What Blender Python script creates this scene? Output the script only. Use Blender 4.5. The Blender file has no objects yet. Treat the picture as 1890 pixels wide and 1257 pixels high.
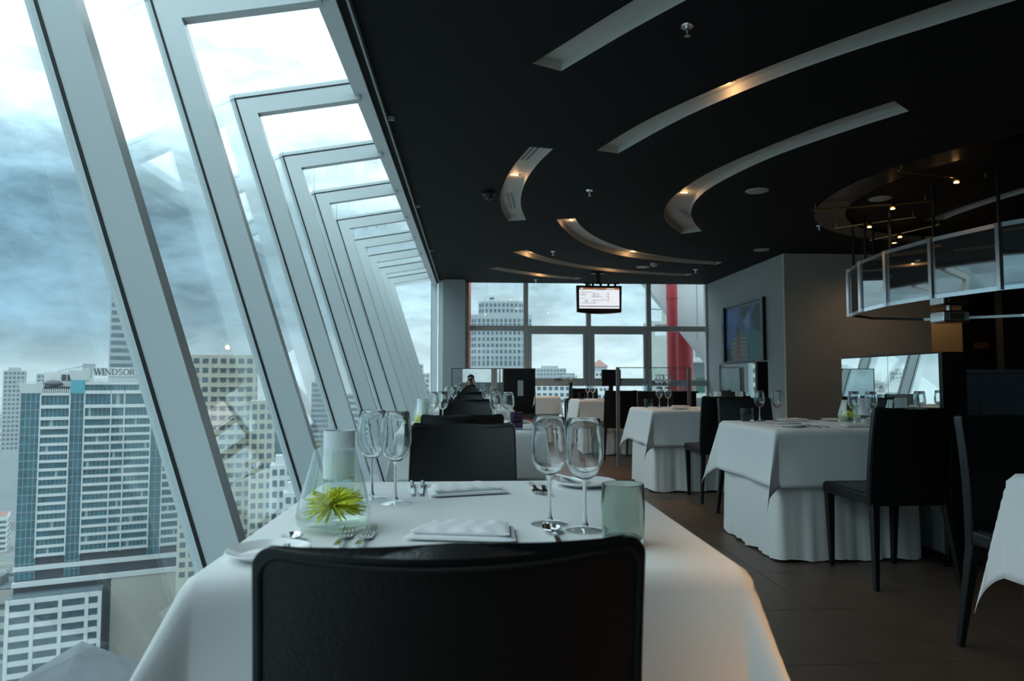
import bpy, bmesh, math, random
from mathutils import Vector, Matrix
from mathutils.geometry import tessellate_polygon

random.seed(7)
scene = bpy.context.scene
C = scene.collection

# ------------------------------------------------------------------ camera, sky, exposure
CAM_Z = 1.04
cam_data = bpy.data.cameras.new('camera')
cam_data.sensor_width = 23.5
cam_data.sensor_fit = 'HORIZONTAL'
cam_data.lens = 16.0
cam_data.clip_start = 0.03
cam_data.clip_end = 6000
cam_data.dof.use_dof = True
cam_data.dof.focus_distance = 3.0
cam_data.dof.aperture_fstop = 4.0
cam = bpy.data.objects.new('camera', cam_data)
C.objects.link(cam)
cam.location = (0, 0, CAM_Z)
cam.rotation_euler = (math.radians(90 + 3.2242), 0, math.radians(-3.3742))
scene.camera = cam

scene.view_settings.view_transform = 'Standard'
scene.view_settings.look = 'None'
scene.view_settings.gamma = 1.0
scene.view_settings.exposure = 0.16
scene.view_settings.use_curve_mapping = False
scene.cycles.max_bounces = 10
scene.cycles.diffuse_bounces = 4
scene.cycles.glossy_bounces = 6
scene.cycles.transmission_bounces = 8
scene.cycles.transparent_max_bounces = 40
scene.cycles.volume_bounces = 1
scene.cycles.sample_clamp_indirect = 4.0
scene.cycles.use_denoising = True

world = bpy.data.worlds.new('sky')
scene.world = world
world.use_nodes = True
wt = world.node_tree
wt.nodes.clear()


def wn(t, **k):
    n = wt.nodes.new(t)
    for a, b in k.items():
        setattr(n, a, b)
    return n


def wl(a, b):
    wt.links.new(a, b)


w_tc = wn('ShaderNodeTexCoord')
w_sep = wn('ShaderNodeSeparateXYZ')
wl(w_tc.outputs['Generated'], w_sep.inputs[0])
# overcast evening sky: pale at the horizon, slate blue above it, bright white cloud deck high up
w_map = wn('ShaderNodeMapping')
w_map.inputs['Scale'].default_value = (3.4, 3.4, 6.5)
wl(w_tc.outputs['Generated'], w_map.inputs[0])
w_n1 = wn('ShaderNodeTexNoise')
w_n1.inputs['Scale'].default_value = 1.0
w_n1.inputs['Detail'].default_value = 9
w_n1.inputs['Roughness'].default_value = 0.58
w_n1.inputs['Distortion'].default_value = 0.35
wl(w_map.outputs[0], w_n1.inputs['Vector'])
# elevation jittered by the clouds
w_a = wn('ShaderNodeMath', operation='SUBTRACT')
w_a.inputs[1].default_value = 0.5
wl(w_n1.outputs['Fac'], w_a.inputs[0])
w_m = wn('ShaderNodeMath', operation='MULTIPLY')
w_m.inputs[1].default_value = 0.26
wl(w_a.outputs[0], w_m.inputs[0])
w_z = wn('ShaderNodeMath', operation='ADD')
wl(w_sep.outputs['Z'], w_z.inputs[0])
wl(w_m.outputs[0], w_z.inputs[1])
w_r = wn('ShaderNodeValToRGB')
wl(w_z.outputs[0], w_r.inputs[0])
cr = w_r.color_ramp
cr.interpolation = 'EASE'
stops = [(0.0, (0.60, 0.64, 0.65)), (0.03, (0.54, 0.62, 0.66)), (0.09, (0.43, 0.56, 0.64)),
         (0.19, (0.46, 0.60, 0.68)), (0.25, (0.88, 1.02, 1.08)), (0.32, (1.40, 1.55, 1.62)),
         (0.60, (1.72, 1.92, 2.02)), (1.0, (1.70, 1.90, 2.02))]
while len(cr.elements) < len(stops):
    cr.elements.new(0.5)
for e, (p_, c_) in zip(cr.elements, stops):
    e.position = p_
    e.color = (*c_, 1)
# lighter cloud ridges
w_map2 = wn('ShaderNodeMapping')
w_map2.inputs['Scale'].default_value = (6.5, 6.5, 17.0)
w_map2.inputs['Location'].default_value = (3.1, 1.7, 0.4)
wl(w_tc.outputs['Generated'], w_map2.inputs[0])
w_n2 = wn('ShaderNodeTexNoise')
w_n2.inputs['Scale'].default_value = 1.0
w_n2.inputs['Detail'].default_value = 7
w_n2.inputs['Roughness'].default_value = 0.66
w_n2.inputs['Distortion'].default_value = 0.15
wl(w_map2.outputs[0], w_n2.inputs['Vector'])
w_mr = wn('ShaderNodeMapRange')
w_mr.inputs['From Min'].default_value = 0.36
w_mr.inputs['From Max'].default_value = 0.70
w_mr.inputs['To Min'].default_value = 0.74
w_mr.inputs['To Max'].default_value = 1.75
wl(w_n2.outputs['Fac'], w_mr.inputs['Value'])
# a broad darker cloud bank to the left, thinner cloud ahead and to the right
w_az = wn('ShaderNodeMapRange', interpolation_type='SMOOTHSTEP')
w_az.inputs['From Min'].default_value = -0.62
w_az.inputs['From Max'].default_value = 0.05
wl(w_sep.outputs['X'], w_az.inputs['Value'])
w_tint = wn('ShaderNodeMix', data_type='RGBA')
w_el = wn('ShaderNodeMapRange', interpolation_type='SMOOTHSTEP')
w_el.inputs['From Min'].default_value = 0.20
w_el.inputs['From Max'].default_value = 0.44
w_el.inputs['To Max'].default_value = 0.85
wl(w_z.outputs[0], w_el.inputs['Value'])
w_mxx = wn('ShaderNodeMath', operation='MAXIMUM')
wl(w_az.outputs[0], w_mxx.inputs[0])
wl(w_el.outputs[0], w_mxx.inputs[1])
wl(w_mxx.outputs[0], w_tint.inputs[0])
w_tint.inputs[6].default_value = (0.50, 0.66, 0.76, 1)
w_tint.inputs[7].default_value = (1.16, 1.14, 1.12, 1)
w_mul = wn('ShaderNodeVectorMath', operation='MULTIPLY')
wl(w_r.outputs[0], w_mul.inputs[0])
wl(w_tint.outputs[2], w_mul.inputs[1])
w_mix = wn('ShaderNodeVectorMath', operation='SCALE')
wl(w_mul.outputs[0], w_mix.inputs[0])
wl(w_mr.outputs[0], w_mix.inputs['Scale'])
w_bg = wn('ShaderNodeBackground')
w_bg.inputs['Strength'].default_value = 1.0
wl(w_mix.outputs[0], w_bg.inputs['Color'])
w_out = wn('ShaderNodeOutputWorld')
wl(w_bg.outputs[0], w_out.inputs['Surface'])

# ------------------------------------------------------------------ materials
MATS = {}


def mat(name, col=(0.8, 0.8, 0.8), rough=0.5, metal=0.0, spec=0.5, noise=None, bump=None, coat=0.0, emit=None, sheen=0.0):
    """Principled material. noise=(scale, amount) varies the colour; bump=(scale, strength) gives fine relief."""
    m = bpy.data.materials.new(name)
    m.use_nodes = True
    nt = m.node_tree
    b = nt.nodes['Principled BSDF']
    b.inputs['Base Color'].default_value = (*col, 1)
    b.inputs['Roughness'].default_value = rough
    b.inputs['Metallic'].default_value = metal
    b.inputs['Specular IOR Level'].default_value = spec
    b.inputs['Coat Weight'].default_value = coat
    b.inputs['Sheen Weight'].default_value = sheen
    if emit:
        b.inputs['Emission Color'].default_value = (*emit[0], 1)
        b.inputs['Emission Strength'].default_value = emit[1]
    if noise or bump:
        tc = nt.nodes.new('ShaderNodeTexCoord')
    if noise:
        n = nt.nodes.new('ShaderNodeTexNoise')
        n.inputs['Scale'].default_value = noise[0]
        n.inputs['Detail'].default_value = 5
        nt.links.new(tc.outputs['Object'], n.inputs['Vector'])
        mr = nt.nodes.new('ShaderNodeMapRange')
        mr.inputs['From Min'].default_value = 0.25
        mr.inputs['From Max'].default_value = 0.75
        mr.inputs['To Min'].default_value = 1 - noise[1]
        mr.inputs['To Max'].default_value = 1 + noise[1]
        nt.links.new(n.outputs['Fac'], mr.inputs['Value'])
        vm = nt.nodes.new('ShaderNodeVectorMath')
        vm.operation = 'SCALE'
        vm.inputs[0].default_value = col
        nt.links.new(mr.outputs[0], vm.inputs['Scale'])
        nt.links.new(vm.outputs[0], b.inputs['Base Color'])
    if bump:
        n = nt.nodes.new('ShaderNodeTexNoise')
        n.inputs['Scale'].default_value = bump[0]
        n.inputs['Detail'].default_value = 4
        nt.links.new(tc.outputs['Object'], n.inputs['Vector'])
        bp = nt.nodes.new('ShaderNodeBump')
        bp.inputs['Strength'].default_value = bump[1]
        bp.inputs['Distance'].default_value = 0.01
        nt.links.new(n.outputs['Fac'], bp.inputs['Height'])
        nt.links.new(bp.outputs[0], b.inputs['Normal'])
    MATS[name] = m
    return m


def glass(name, tint, ior=1.5, gloss=1.0, rough=0.0, edge=0.0):
    """Thin glass: clear transmission with a Fresnel reflection; edge darkens/lightens the silhouette."""
    m = bpy.data.materials.new(name)
    m.use_nodes = True
    nt = m.node_tree
    nt.nodes.clear()
    out = nt.nodes.new('ShaderNodeOutputMaterial')
    tr = nt.nodes.new('ShaderNodeBsdfTransparent')
    tr.inputs[0].default_value = (*tint, 1)
    gl = nt.nodes.new('ShaderNodeBsdfGlossy')
    gl.inputs['Roughness'].default_value = rough
    gl.inputs['Color'].default_value = (gloss, gloss, gloss, 1)
    fr = nt.nodes.new('ShaderNodeFresnel')
    fr.inputs[0].default_value = ior
    mx = nt.nodes.new('ShaderNodeMixShader')
    # the same reflection on both faces of the sheet (the Fresnel node inverts the index on back faces)
    ge = nt.nodes.new('ShaderNodeNewGeometry')
    mi = nt.nodes.new('ShaderNodeMix')
    mi.inputs[2].default_value = ior
    mi.inputs[3].default_value = 1.0 / ior
    nt.links.new(ge.outputs['Backfacing'], mi.inputs[0])
    nt.links.new(mi.outputs[0], fr.inputs[0])
    fac = fr.outputs[0]
    if edge:
        lw = nt.nodes.new('ShaderNodeLayerWeight')
        lw.inputs['Blend'].default_value = 0.25
        ad = nt.nodes.new('ShaderNodeMath')
        ad.operation = 'MULTIPLY_ADD'
        ad.inputs[1].default_value = edge
        nt.links.new(lw.outputs['Facing'], ad.inputs[0])
        nt.links.new(fr.outputs[0], ad.inputs[2])
        ad.use_clamp = True
        fac = ad.outputs[0]
    nt.links.new(fac, mx.inputs[0])
    nt.links.new(tr.outputs[0], mx.inputs[1])
    nt.links.new(gl.outputs[0], mx.inputs[2])
    nt.links.new(mx.outputs[0], out.inputs['Surface'])
    MATS[name] = m
    return m


def solid_glass(name, tint, ior=1.48):
    """Refracting glass for closed shells."""
    m = bpy.data.materials.new(name)
    m.use_nodes = True
    nt = m.node_tree
    nt.nodes.clear()
    out = nt.nodes.new('ShaderNodeOutputMaterial')
    g = nt.nodes.new('ShaderNodeBsdfGlass')
    g.inputs['Color'].default_value = (*tint, 1)
    g.inputs['Roughness'].default_value = 0.0
    g.inputs['IOR'].default_value = ior
    nt.links.new(g.outputs[0], out.inputs['Surface'])
    MATS[name] = m
    return m


mat('frame_white', (0.60, 0.66, 0.67), 0.32, spec=0.5)
mat('gasket', (0.008, 0.009, 0.010), 0.6)
glass('window_glass', (0.885, 0.96, 0.97), 1.44)
glass('tint_glass', (0.55, 0.78, 0.72), 1.5)
glass('clear_glass', (0.93, 0.97, 0.97), 1.5)
solid_glass('crystal', (0.985, 0.995, 0.995))
glass('vase_glass', (0.965, 0.985, 0.975), 1.5, edge=0.32)
glass('water', (0.96, 0.985, 0.965), 1.33)
solid_glass('green_glass', (0.83, 0.88, 0.85))
glass('foot_glass', (0.97, 0.985, 0.985), 1.5, edge=0.30)
solid_glass('purple_glass', (0.50, 0.42, 0.52))
solid_glass('grey_glass', (0.74, 0.80, 0.76))
mat('ceiling_black', (0.0055, 0.0065, 0.007), 0.8, spec=0.25)
mat('cove_white', (0.56, 0.53, 0.48), 0.6)
mat('wall_grey', (0.36, 0.39, 0.39), 0.75, noise=(2.5, 0.04))
mat('wall_taupe', (0.62, 0.56, 0.47), 0.7, noise=(3.0, 0.05), bump=(140, 0.15))
mat('wall_dark', (0.030, 0.036, 0.042), 0.6, noise=(30, 0.2))
mat('wall_warm', (0.55, 0.45, 0.30), 0.7)
mat('column_grey', (0.34, 0.37, 0.37), 0.6)
mat('window_grey', (0.58, 0.61, 0.60), 0.5)
mat('floor_tile', (0.105, 0.066, 0.046), 0.44, noise=(5.0, 0.22), bump=(90, 0.06), spec=0.5)
mat('grout', (0.085, 0.075, 0.065), 0.8)
mat('cloth', (0.80, 0.80, 0.79), 0.85, bump=(26, 0.05), sheen=0.2)
mat('skirt_cloth', (0.74, 0.73, 0.70), 0.85, bump=(20, 0.08), sheen=0.2)
mat('napkin', (0.84, 0.84, 0.84), 0.85, bump=(60, 0.1))
mat('leather', (0.007, 0.0075, 0.008), 0.36, spec=0.5, bump=(220, 0.12))
mat('stitch', (0.004, 0.004, 0.004), 0.7)
mat('black_wood', (0.010, 0.009, 0.009), 0.35, noise=(8, 0.3))
mat('black_plastic', (0.008, 0.008, 0.009), 0.3)
mat('bar_panel', (0.15, 0.175, 0.20), 0.55, noise=(60, 0.25))
mat('brown_wood', (0.10, 0.055, 0.03), 0.5, noise=(12, 0.3))
mat('mirror', (0.80, 0.85, 0.84), 0.01, metal=1.0)
mat('bronze_mirror', (0.40, 0.38, 0.36), 0.03, metal=1.0)
mat('chrome', (0.88, 0.90, 0.91), 0.22, metal=1.0)
mat('steel', (0.70, 0.70, 0.70), 0.16, metal=1.0)
mat('brass', (0.55, 0.36, 0.16), 0.35, metal=1.0)
mat('porcelain', (0.82, 0.82, 0.81), 0.2, coat=0.3)
mat('frosted', (0.72, 0.77, 0.78), 0.75)
mat('wax', (0.80, 0.74, 0.62), 0.6)
mat('speaker_white', (0.50, 0.48, 0.44), 0.6)
mat('lamp_glow', (1, 0.8, 0.5), 0.5, emit=((1.0, 0.60, 0.24), 6.0))
mat('screen_white', (0.03, 0.03, 0.03), 0.4, emit=((0.90, 0.94, 1.0), 0.80))
mat('screen_brown', (0.2, 0.1, 0.05), 0.4, emit=((0.30, 0.13, 0.07), 0.9))
mat('screen_line', (0.3, 0.3, 0.35), 0.4, emit=((0.25, 0.25, 0.30), 0.6))
mat('screen_dark', (0.01, 0.01, 0.05), 0.3)
mat('petal', (0.80, 0.80, 0.05), 0.55)
mat('petal_core', (0.75, 0.62, 0.02), 0.6)
mat('stem_green', (0.12, 0.22, 0.05), 0.6)
mat('skin', (0.42, 0.26, 0.19), 0.55)
mat('hair', (0.010, 0.008, 0.007), 0.5)
mat('shirt', (0.03, 0.03, 0.035), 0.85)
mat('trousers', (0.02, 0.022, 0.03), 0.85)
mat('eye', (0.02, 0.015, 0.01), 0.2)
mat('red_paint', (0.42, 0.045, 0.06), 0.4)
mat('pipe_red', (0.55, 0.20, 0.15), 0.5)
mat('slab_white', (0.62, 0.66, 0.68), 0.7, noise=(1.2, 0.04))
M = MATS


# ------------------------------------------------------------------ mesh helpers
class MB:
    """Collects vertices and faces; build() links them as ONE mesh object."""

    def __init__(self):
        self.v, self.f, self.s = [], [], []

    def add(self, vs, fs, smooth=False):
        o = len(self.v)
        self.v += [tuple(q) for q in vs]
        self.f += [tuple(i + o for i in q) for q in fs]
        self.s += [smooth] * len(fs)
        return self

    def box(self, x0, x1, y0, y1, z0, z1):
        vs = [(x, y, z) for z in (z0, z1) for y in (y0, y1) for x in (x0, x1)]
        return self.add(vs, [(0, 2, 3, 1), (4, 5, 7, 6), (0, 1, 5, 4), (2, 6, 7, 3), (0, 4, 6, 2), (1, 3, 7, 5)])

    def hexa(self, a, b):
        """a, b: two quads of 4 points, joined."""
        return self.add(list(a) + list(b), [(3, 2, 1, 0), (4, 5, 6, 7), (0, 1, 5, 4), (1, 2, 6, 5), (2, 3, 7, 6), (3, 0, 4, 7)])

    def prism(self, poly, axis, a, b):
        """Extrudes a 2D polygon. axis 'z': poly is (x, y); 'y': (x, z); 'x': (y, z)."""
        def p3(q, h):
            return (q[0], q[1], h) if axis == 'z' else ((q[0], h, q[1]) if axis == 'y' else (h, q[0], q[1]))
        n = len(poly)
        vs = [p3(q, a) for q in poly] + [p3(q, b) for q in poly]
        tri = tessellate_polygon([[Vector((q[0], q[1], 0)) for q in poly]])
        fs = [tuple(t) for t in tri] + [tuple(i + n for i in reversed(t)) for t in tri]
        fs += [(i, (i + 1) % n, (i + 1) % n + n, i + n) for i in range(n)]
        return self.add(vs, fs)

    def lathe(self, prof, n=24, c=(0, 0, 0), smooth=True, close=False):
        """Revolves (r, z) points about the vertical through c."""
        o = []
        vs, fs = [], []
        for r, z in prof:
            if r < 1e-5:
                o.append(('p', len(vs)))
                vs.append((c[0], c[1], c[2] + z))
            else:
                o.append(('r', len(vs)))
                vs += [(c[0] + r * math.cos(2 * math.pi * k / n), c[1] + r * math.sin(2 * math.pi * k / n), c[2] + z) for k in range(n)]
        pairs = list(zip(o[:-1], o[1:])) + ([(o[-1], o[0])] if close else [])
        for (ta, ia), (tb, ib) in pairs:
            for k in range(n):
                k2 = (k + 1) % n
                if ta == 'p' and tb == 'p':
                    continue
                if ta == 'p':
                    fs.append((ia, ib + k, ib + k2))
                elif tb == 'p':
                    fs.append((ia + k, ib, ia + k2))
                else:
                    fs.append((ia + k, ib + k, ib + k2, ia + k2))
        return self.add(vs, fs, smooth)

    def tube(self, pts, r, n=8, smooth=True, caps=True):
        """Round bar along pts; r is a number or one radius per point."""
        pts = [Vector(q) for q in pts]
        rs = r if isinstance(r, (list, tuple)) else [r] * len(pts)
        vs, fs = [], []
        up = None
        for i, q in enumerate(pts):
            d = (pts[min(i + 1, len(pts) - 1)] - pts[max(i - 1, 0)]).normalized()
            if up is None:
                up = Vector((0, 0, 1)) if abs(d.z) < 0.9 else Vector((1, 0, 0))
            a = d.cross(up).normalized()
            b = a.cross(d).normalized()
            up = b
            for k in range(n):
                t = 2 * math.pi * k / n
                vs.append(q + (a * math.cos(t) + b * math.sin(t)) * rs[i])
        for i in range(len(pts) - 1):
            for k in range(n):
                k2 = (k + 1) % n
                fs.append((i * n + k, i * n + k2, (i + 1) * n + k2, (i + 1) * n + k))
        if caps:
            fs.append(tuple(reversed(range(n))))
            fs.append(tuple(range((len(pts) - 1) * n, len(pts) * n)))
        return self.add(vs, fs, smooth)

    def grid(self, fn, nu, nv, smooth=True, thick=None):
        """Surface fn(u, v), u and v in 0..1; thick gives it a back, offset along the normal."""
        P = [[Vector(fn(i / nu, j / nv)) for i in range(nu + 1)] for j in range(nv + 1)]
        vs = [q for row in P for q in row]
        w = nu + 1
        fs = [(j * w + i, j * w + i + 1, (j + 1) * w + i + 1, (j + 1) * w + i) for j in range(nv) for i in range(nu)]
        if thick:
            n0 = len(vs)
            for j in range(nv + 1):
                for i in range(nu + 1):
                    du = P[j][min(i + 1, nu)] - P[j][max(i - 1, 0)]
                    dv = P[min(j + 1, nv)][i] - P[max(j - 1, 0)][i]
                    nn = du.cross(dv)
                    nn = nn.normalized() if nn.length > 1e-12 else Vector((0, 0, 1))
                    vs.append(P[j][i] - nn * thick)
            back = [tuple(n0 + k for k in reversed(q)) for q in fs]
            ring = [j * w for j in range(nv, 0, -1)] + [i for i in range(nu)] + [j * w + nu for j in range(nv)] + [nv * w + i for i in range(nu, 0, -1)]
            m = len(ring)
            fs = fs + back + [(ring[(k + 1) % m], ring[k], ring[k] + n0, ring[(k + 1) % m] + n0) for k in range(m)]
        return self.add(vs, fs, smooth)

    def build(self, name, material, parent=None, bevel=0.0, seg=2, fix=True, sharp=40):
        me = bpy.data.meshes.new(name)
        me.from_pydata(self.v, [], self.f)
        if fix:
            bm = bmesh.new()
            bm.from_mesh(me)
            bmesh.ops.recalc_face_normals(bm, faces=bm.faces)
            bm.to_mesh(me)
            bm.free()
        me.polygons.foreach_set('use_smooth', self.s)
        if any(self.s):
            me.set_sharp_from_angle(angle=math.radians(sharp))
        mats = material if isinstance(material, (list, tuple)) else [material]
        for q in mats:
            me.materials.append(M[q])
        o = bpy.data.objects.new(name, me)
        C.objects.link(o)
        if parent:
            o.parent = parent
        if bevel:
            b = o.modifiers.new('bevel', 'BEVEL')
            b.width = bevel
            b.segments = seg
            b.limit_method = 'ANGLE'
            b.angle_limit = math.radians(35)
            b.harden_normals = False
        return o


def tag(o, label, cat, group=None, kind=None):
    o['label'] = label
    o['category'] = cat
    if group:
        o['group'] = group
    if kind:
        o['kind'] = kind
    return o


def thing(name, label, cat, loc=(0, 0, 0), rz=0.0, group=None):
    o = bpy.data.objects.new(name, None)
    o.empty_display_size = 0.1
    C.objects.link(o)
    o.location = loc
    o.rotation_euler = (0, 0, rz)
    return tag(o, label, cat, group)


def struct(o, label=None):
    o['kind'] = 'structure'
    if label:
        o['label'] = label
    return o


KIDS = {}


def copy_tree(root, loc, rz=0.0, label=None, group=None):
    """A copy of a thing with copies of its parts and sub-parts (mesh data shared)."""
    def rec(o, par):
        c = o.copy()
        C.objects.link(c)
        c.parent = par
        for ch in o.children:
            rec(ch, c)
        return c
    c = rec(root, None)
    c.location = loc
    c.rotation_euler = (0, 0, rz)
    if label:
        c['label'] = label
    if group:
        c['group'] = group
    return c


def catmull(pts, per=6):
    out = []
    n = len(pts)
    for i in range(n - 1):
        p0, p1, p2, p3 = pts[max(i - 1, 0)], pts[i], pts[i + 1], pts[min(i + 2, n - 1)]
        for k in range(per):
            t = k / per
            out.append(tuple(0.5 * ((2 * b) + (-a + c) * t + (2 * a - 5 * b + 4 * c - d) * t * t + (-a + 3 * b - 3 * c + d) * t ** 3)
                             for a, b, c, d in zip(p0, p1, p2, p3)))
    out.append(tuple(pts[-1]))
    return out


# ------------------------------------------------------------------ the room shell
CEIL = 3.08
END_Y = 14.6       # far window wall
BACK_Y = -6.5


def gx(z):         # X of the leaning glass line at height z
    return -1.64 + 0.32 * (2.98 - z)


# floor: grout slab with single tiles set into it
fl = MB().box(-0.95, 12.0, BACK_Y, END_Y + 0.2, -0.30, -0.012).build('floor', 'grout')
struct(fl, 'dark brown tiled restaurant floor')
tile_me = None
TX0, TY0, TS = -0.843, -1.06, 0.6
n_t = 0
for j in range(21):
    for i in range(14):
        x, y = TX0 + i * TS, TY0 + j * TS
        if tile_me is None:
            t = MB().box(0.002, TS - 0.002, 0.002, TS - 0.002, -0.012, 0.0).build('tile', 'floor_tile', fl)
            tile_me = t.data
        else:
            t = bpy.data.objects.new('tile', tile_me)
            C.objects.link(t)
            t.parent = fl
        t.location = (x, y, 0.0)
        n_t += 1
# outlying tiling too far back or to the side to be told apart
rest = MB()
x1, y1 = TX0 + 14 * TS, TY0 + 21 * TS
for bx in ((x1, 12.0, BACK_Y, END_Y), (TX0, x1, BACK_Y, TY0), (TX0, x1, y1, END_Y)):
    rest.box(bx[0], bx[1], bx[2], bx[3], -0.012, 0.0)
o = rest.build('outlying_tiles', 'floor_tile', fl)
o['kind'] = 'stuff'

# ceiling with curved cove openings
COVES = {
    'a': ([(0.39, 4.38), (0.58, 4.07), (0.78, 3.74), (1.05, 3.33), (1.45, 2.80), (1.95, 2.25)],
          [(0.59, 4.48), (0.90, 3.96), (1.15, 3.58), (1.42, 3.20), (1.75, 2.78), (2.15, 2.35)]),
    'b': ([(1.11, 6.05), (1.33, 5.42), (1.55, 4.96), (1.85, 4.46), (2.16, 4.02), (2.58, 3.50), (3.10, 2.95), (3.8, 2.4)],
          [(1.32, 6.12), (1.63, 5.28), (1.98, 4.62), (2.32, 4.14), (2.66, 3.76), (2.94, 3.46), (3.4, 3.02), (4.0, 2.58)]),
    'c': ([(2.94, 9.52), (2.60, 8.95), (2.38, 8.42), (2.26, 7.80), (2.26, 7.22), (2.35, 6.58), (2.53, 6.02), (2.81, 5.33), (3.09, 4.83)],
          [(3.16, 9.31), (2.89, 8.80), (2.68, 8.28), (2.55, 7.69), (2.55, 7.05), (2.74, 6.18), (3.06, 5.47), (3.32, 5.01)]),
    'd': ([(0.51, 5.99), (0.41, 6.49), (0.34, 7.08), (0.32, 7.66), (0.36, 8.20), (0.47, 8.86)],
          [(0.72, 6.03), (0.63, 6.44), (0.56, 7.00), (0.55, 7.60), (0.59, 8.15), (0.70, 8.79)]),
    'e': ([(1.08, 8.73), (1.24, 9.25), (1.56, 10.05), (2.04, 10.82), (2.70, 11.43), (3.60, 11.86), (4.35, 12.05)],
          [(1.31, 8.66), (1.49, 9.19), (1.82, 9.86), (2.34, 10.58), (2.92, 11.09), (3.60, 11.50), (4.35, 11.78)]),
    'f': ([(0.66, 11.03), (1.14, 11.75), (1.73, 12.35), (2.42, 12.83), (3.27, 13.18), (4.20, 13.42)],
          [(0.86, 10.86), (1.30, 11.53), (1.86, 12.12), (2.58, 12.60), (3.38, 12.92), (4.28, 13.16)]),
    'g': ([(0.31, 12.74), (0.90, 13.28), (1.52, 13.73), (2.11, 14.02)],
          [(0.47, 12.54), (1.08, 13.08), (1.66, 13.52), (2.24, 13.82)]),
    'h': ([(5.80, 8.50), (5.78, 8.10), (5.80, 7.40), (5.92, 6.60)],
          [(6.02, 8.45), (5.98, 8.05), (6.00, 7.40), (6.12, 6.65)]),
}
outer = [(-0.66, BACK_Y), (12.0, BACK_Y), (12.0, END_Y), (-0.66, END_Y)]
loops = [[Vector((x, y, 0)) for x, y in outer]]
cove_polys = []
for k, (oo, ii) in COVES.items():
    a, b = catmull(oo, 5), catmull(ii, 5)
    # same number of samples on both edges
    N = 24

    def resample(pl):
        L = [0]
        for q0, q1 in zip(pl[:-1], pl[1:]):
            L.append(L[-1] + math.dist(q0, q1))
        out = []
        for t in range(N + 1):
            d = L[-1] * t / N
            for s_ in range(len(pl) - 1):
                if d <= L[s_ + 1] + 1e-9:
                    u = (d - L[s_]) / max(L[s_ + 1] - L[s_], 1e-9)
                    out.append((pl[s_][0] + (pl[s_ + 1][0] - pl[s_][0]) * u, pl[s_][1] + (pl[s_ + 1][1] - pl[s_][1]) * u))
                    break
        return out
    a, b = resample(a), resample(b)
    cove_polys.append((a, b))
    loops.append([Vector((x, y, 0)) for x, y in a + b[::-1]])
flat = [q for lp in loops for q in lp]
tris = tessellate_polygon(loops)
cm = MB()
cm.add([(q.x, q.y, CEIL) for q in flat], [tuple(t) for t in tris])
cm.box(-0.66, 12.0, BACK_Y, END_Y, CEIL + 0.30, CEIL + 0.40)
cm.box(-0.68, -0.655, BACK_Y, END_Y, CEIL, CEIL + 0.40)
ceil_o = cm.build('ceiling', 'ceiling_black', fix=False)
struct(ceil_o, 'black ceiling with curved white light coves')
for a, b in cove_polys:
    c = MB()
    D = 0.07
    ring = a + b[::-1]
    n = len(ring)
    c.add([(x, y, CEIL) for x, y in ring] + [(x, y, CEIL + D) for x, y in ring], [(i, (i + 1) % n, (i + 1) % n + n, i + n) for i in range(n)])
    m = len(a)
    c.add([(x, y, CEIL + D) for x, y in a] + [(x, y, CEIL + D) for x, y in b], [(i, i + 1, i + 1 + m, i + m) for i in range(m - 1)])
    c.build('light_cove', 'cove_white', ceil_o, fix=False)

# leaning window wall: posts, rafters, gaskets, panes
win = bpy.data.objects.new('window_1', None)
C.objects.link(win)
struct(win, 'leaning glass wall with white steel posts and sloping glass roof')
FR_Y = [-6.4, -5.2, -3.95, -2.7, -1.45, -0.2, 1.05, 2.30, 3.58, 4.85, 6.09, 7.31, 8.53, 9.75, 10.99, 12.20, 13.42]
TOP = (-1.64, 2.98)
RID = (-0.80, 3.12)
ln = Vector((1, 0.32)).normalized()        # into the room, square to the leaning glass (x, z)
rn = Vector((RID[1] - TOP[1], -(RID[0] - TOP[0]))).normalized()   # down into the room from the roof glass


def post_parts(y, parent):
    t = 0.035
    dp, do = 0.125, 0.028
    zb = -0.02
    # inner corner where post and rafter faces meet
    a0, a1 = Vector((gx(zb), zb)), Vector(TOP)
    b1 = Vector(RID)
    du = (a1 - a0).normalized()
    dr = (b1 - a1).normalized()
    # intersection of the inward offset lines
    p, q = a0 + ln * dp, a1 + rn * dp
    den = du.x * dr.y - du.y * dr.x
    s_ = ((q.x - p.x) * dr.y - (q.y - p.y) * dr.x) / den
    ic = p + du * s_
    p2, q2 = a0 - ln * do, a1 - rn * do
    s2 = ((q2.x - p2.x) * dr.y - (q2.y - p2.y) * dr.x) / den
    oc = p2 + du * s2
    g = 0.012
    p3, q3 = a0 + ln * g, a1 + rn * g
    s3 = ((q3.x - p3.x) * dr.y - (q3.y - p3.y) * dr.x) / den
    gc = p3 + du * s3

    def quad(pl, y0, y1, name, m):
        MB().prism([(v.x, v.y) for v in pl], 'y', y0, y1).build(name, m, parent)
    quad([a0 + ln * g, gc, ic, a0 + ln * dp], y - t, y + t, 'post', 'frame_white')
    quad([gc, b1 + rn * g, b1 + rn * dp, ic], y - t, y + t, 'rafter', 'frame_white')
    quad([a0 - ln * do, oc, a1, a0], y - t, y + t, 'outer_cap', 'frame_white')
    quad([oc, b1 - rn * do, b1, a1], y - t, y + t, 'outer_roof_cap', 'frame_white')
    quad([a0, a1, gc, a0 + ln * g], y - t - 0.002, y + t + 0.002, 'gasket', 'gasket')
    quad([a1, b1, b1 + rn * g, gc], y - t - 0.002, y + t + 0.002, 'roof_gasket', 'gasket')


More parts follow.
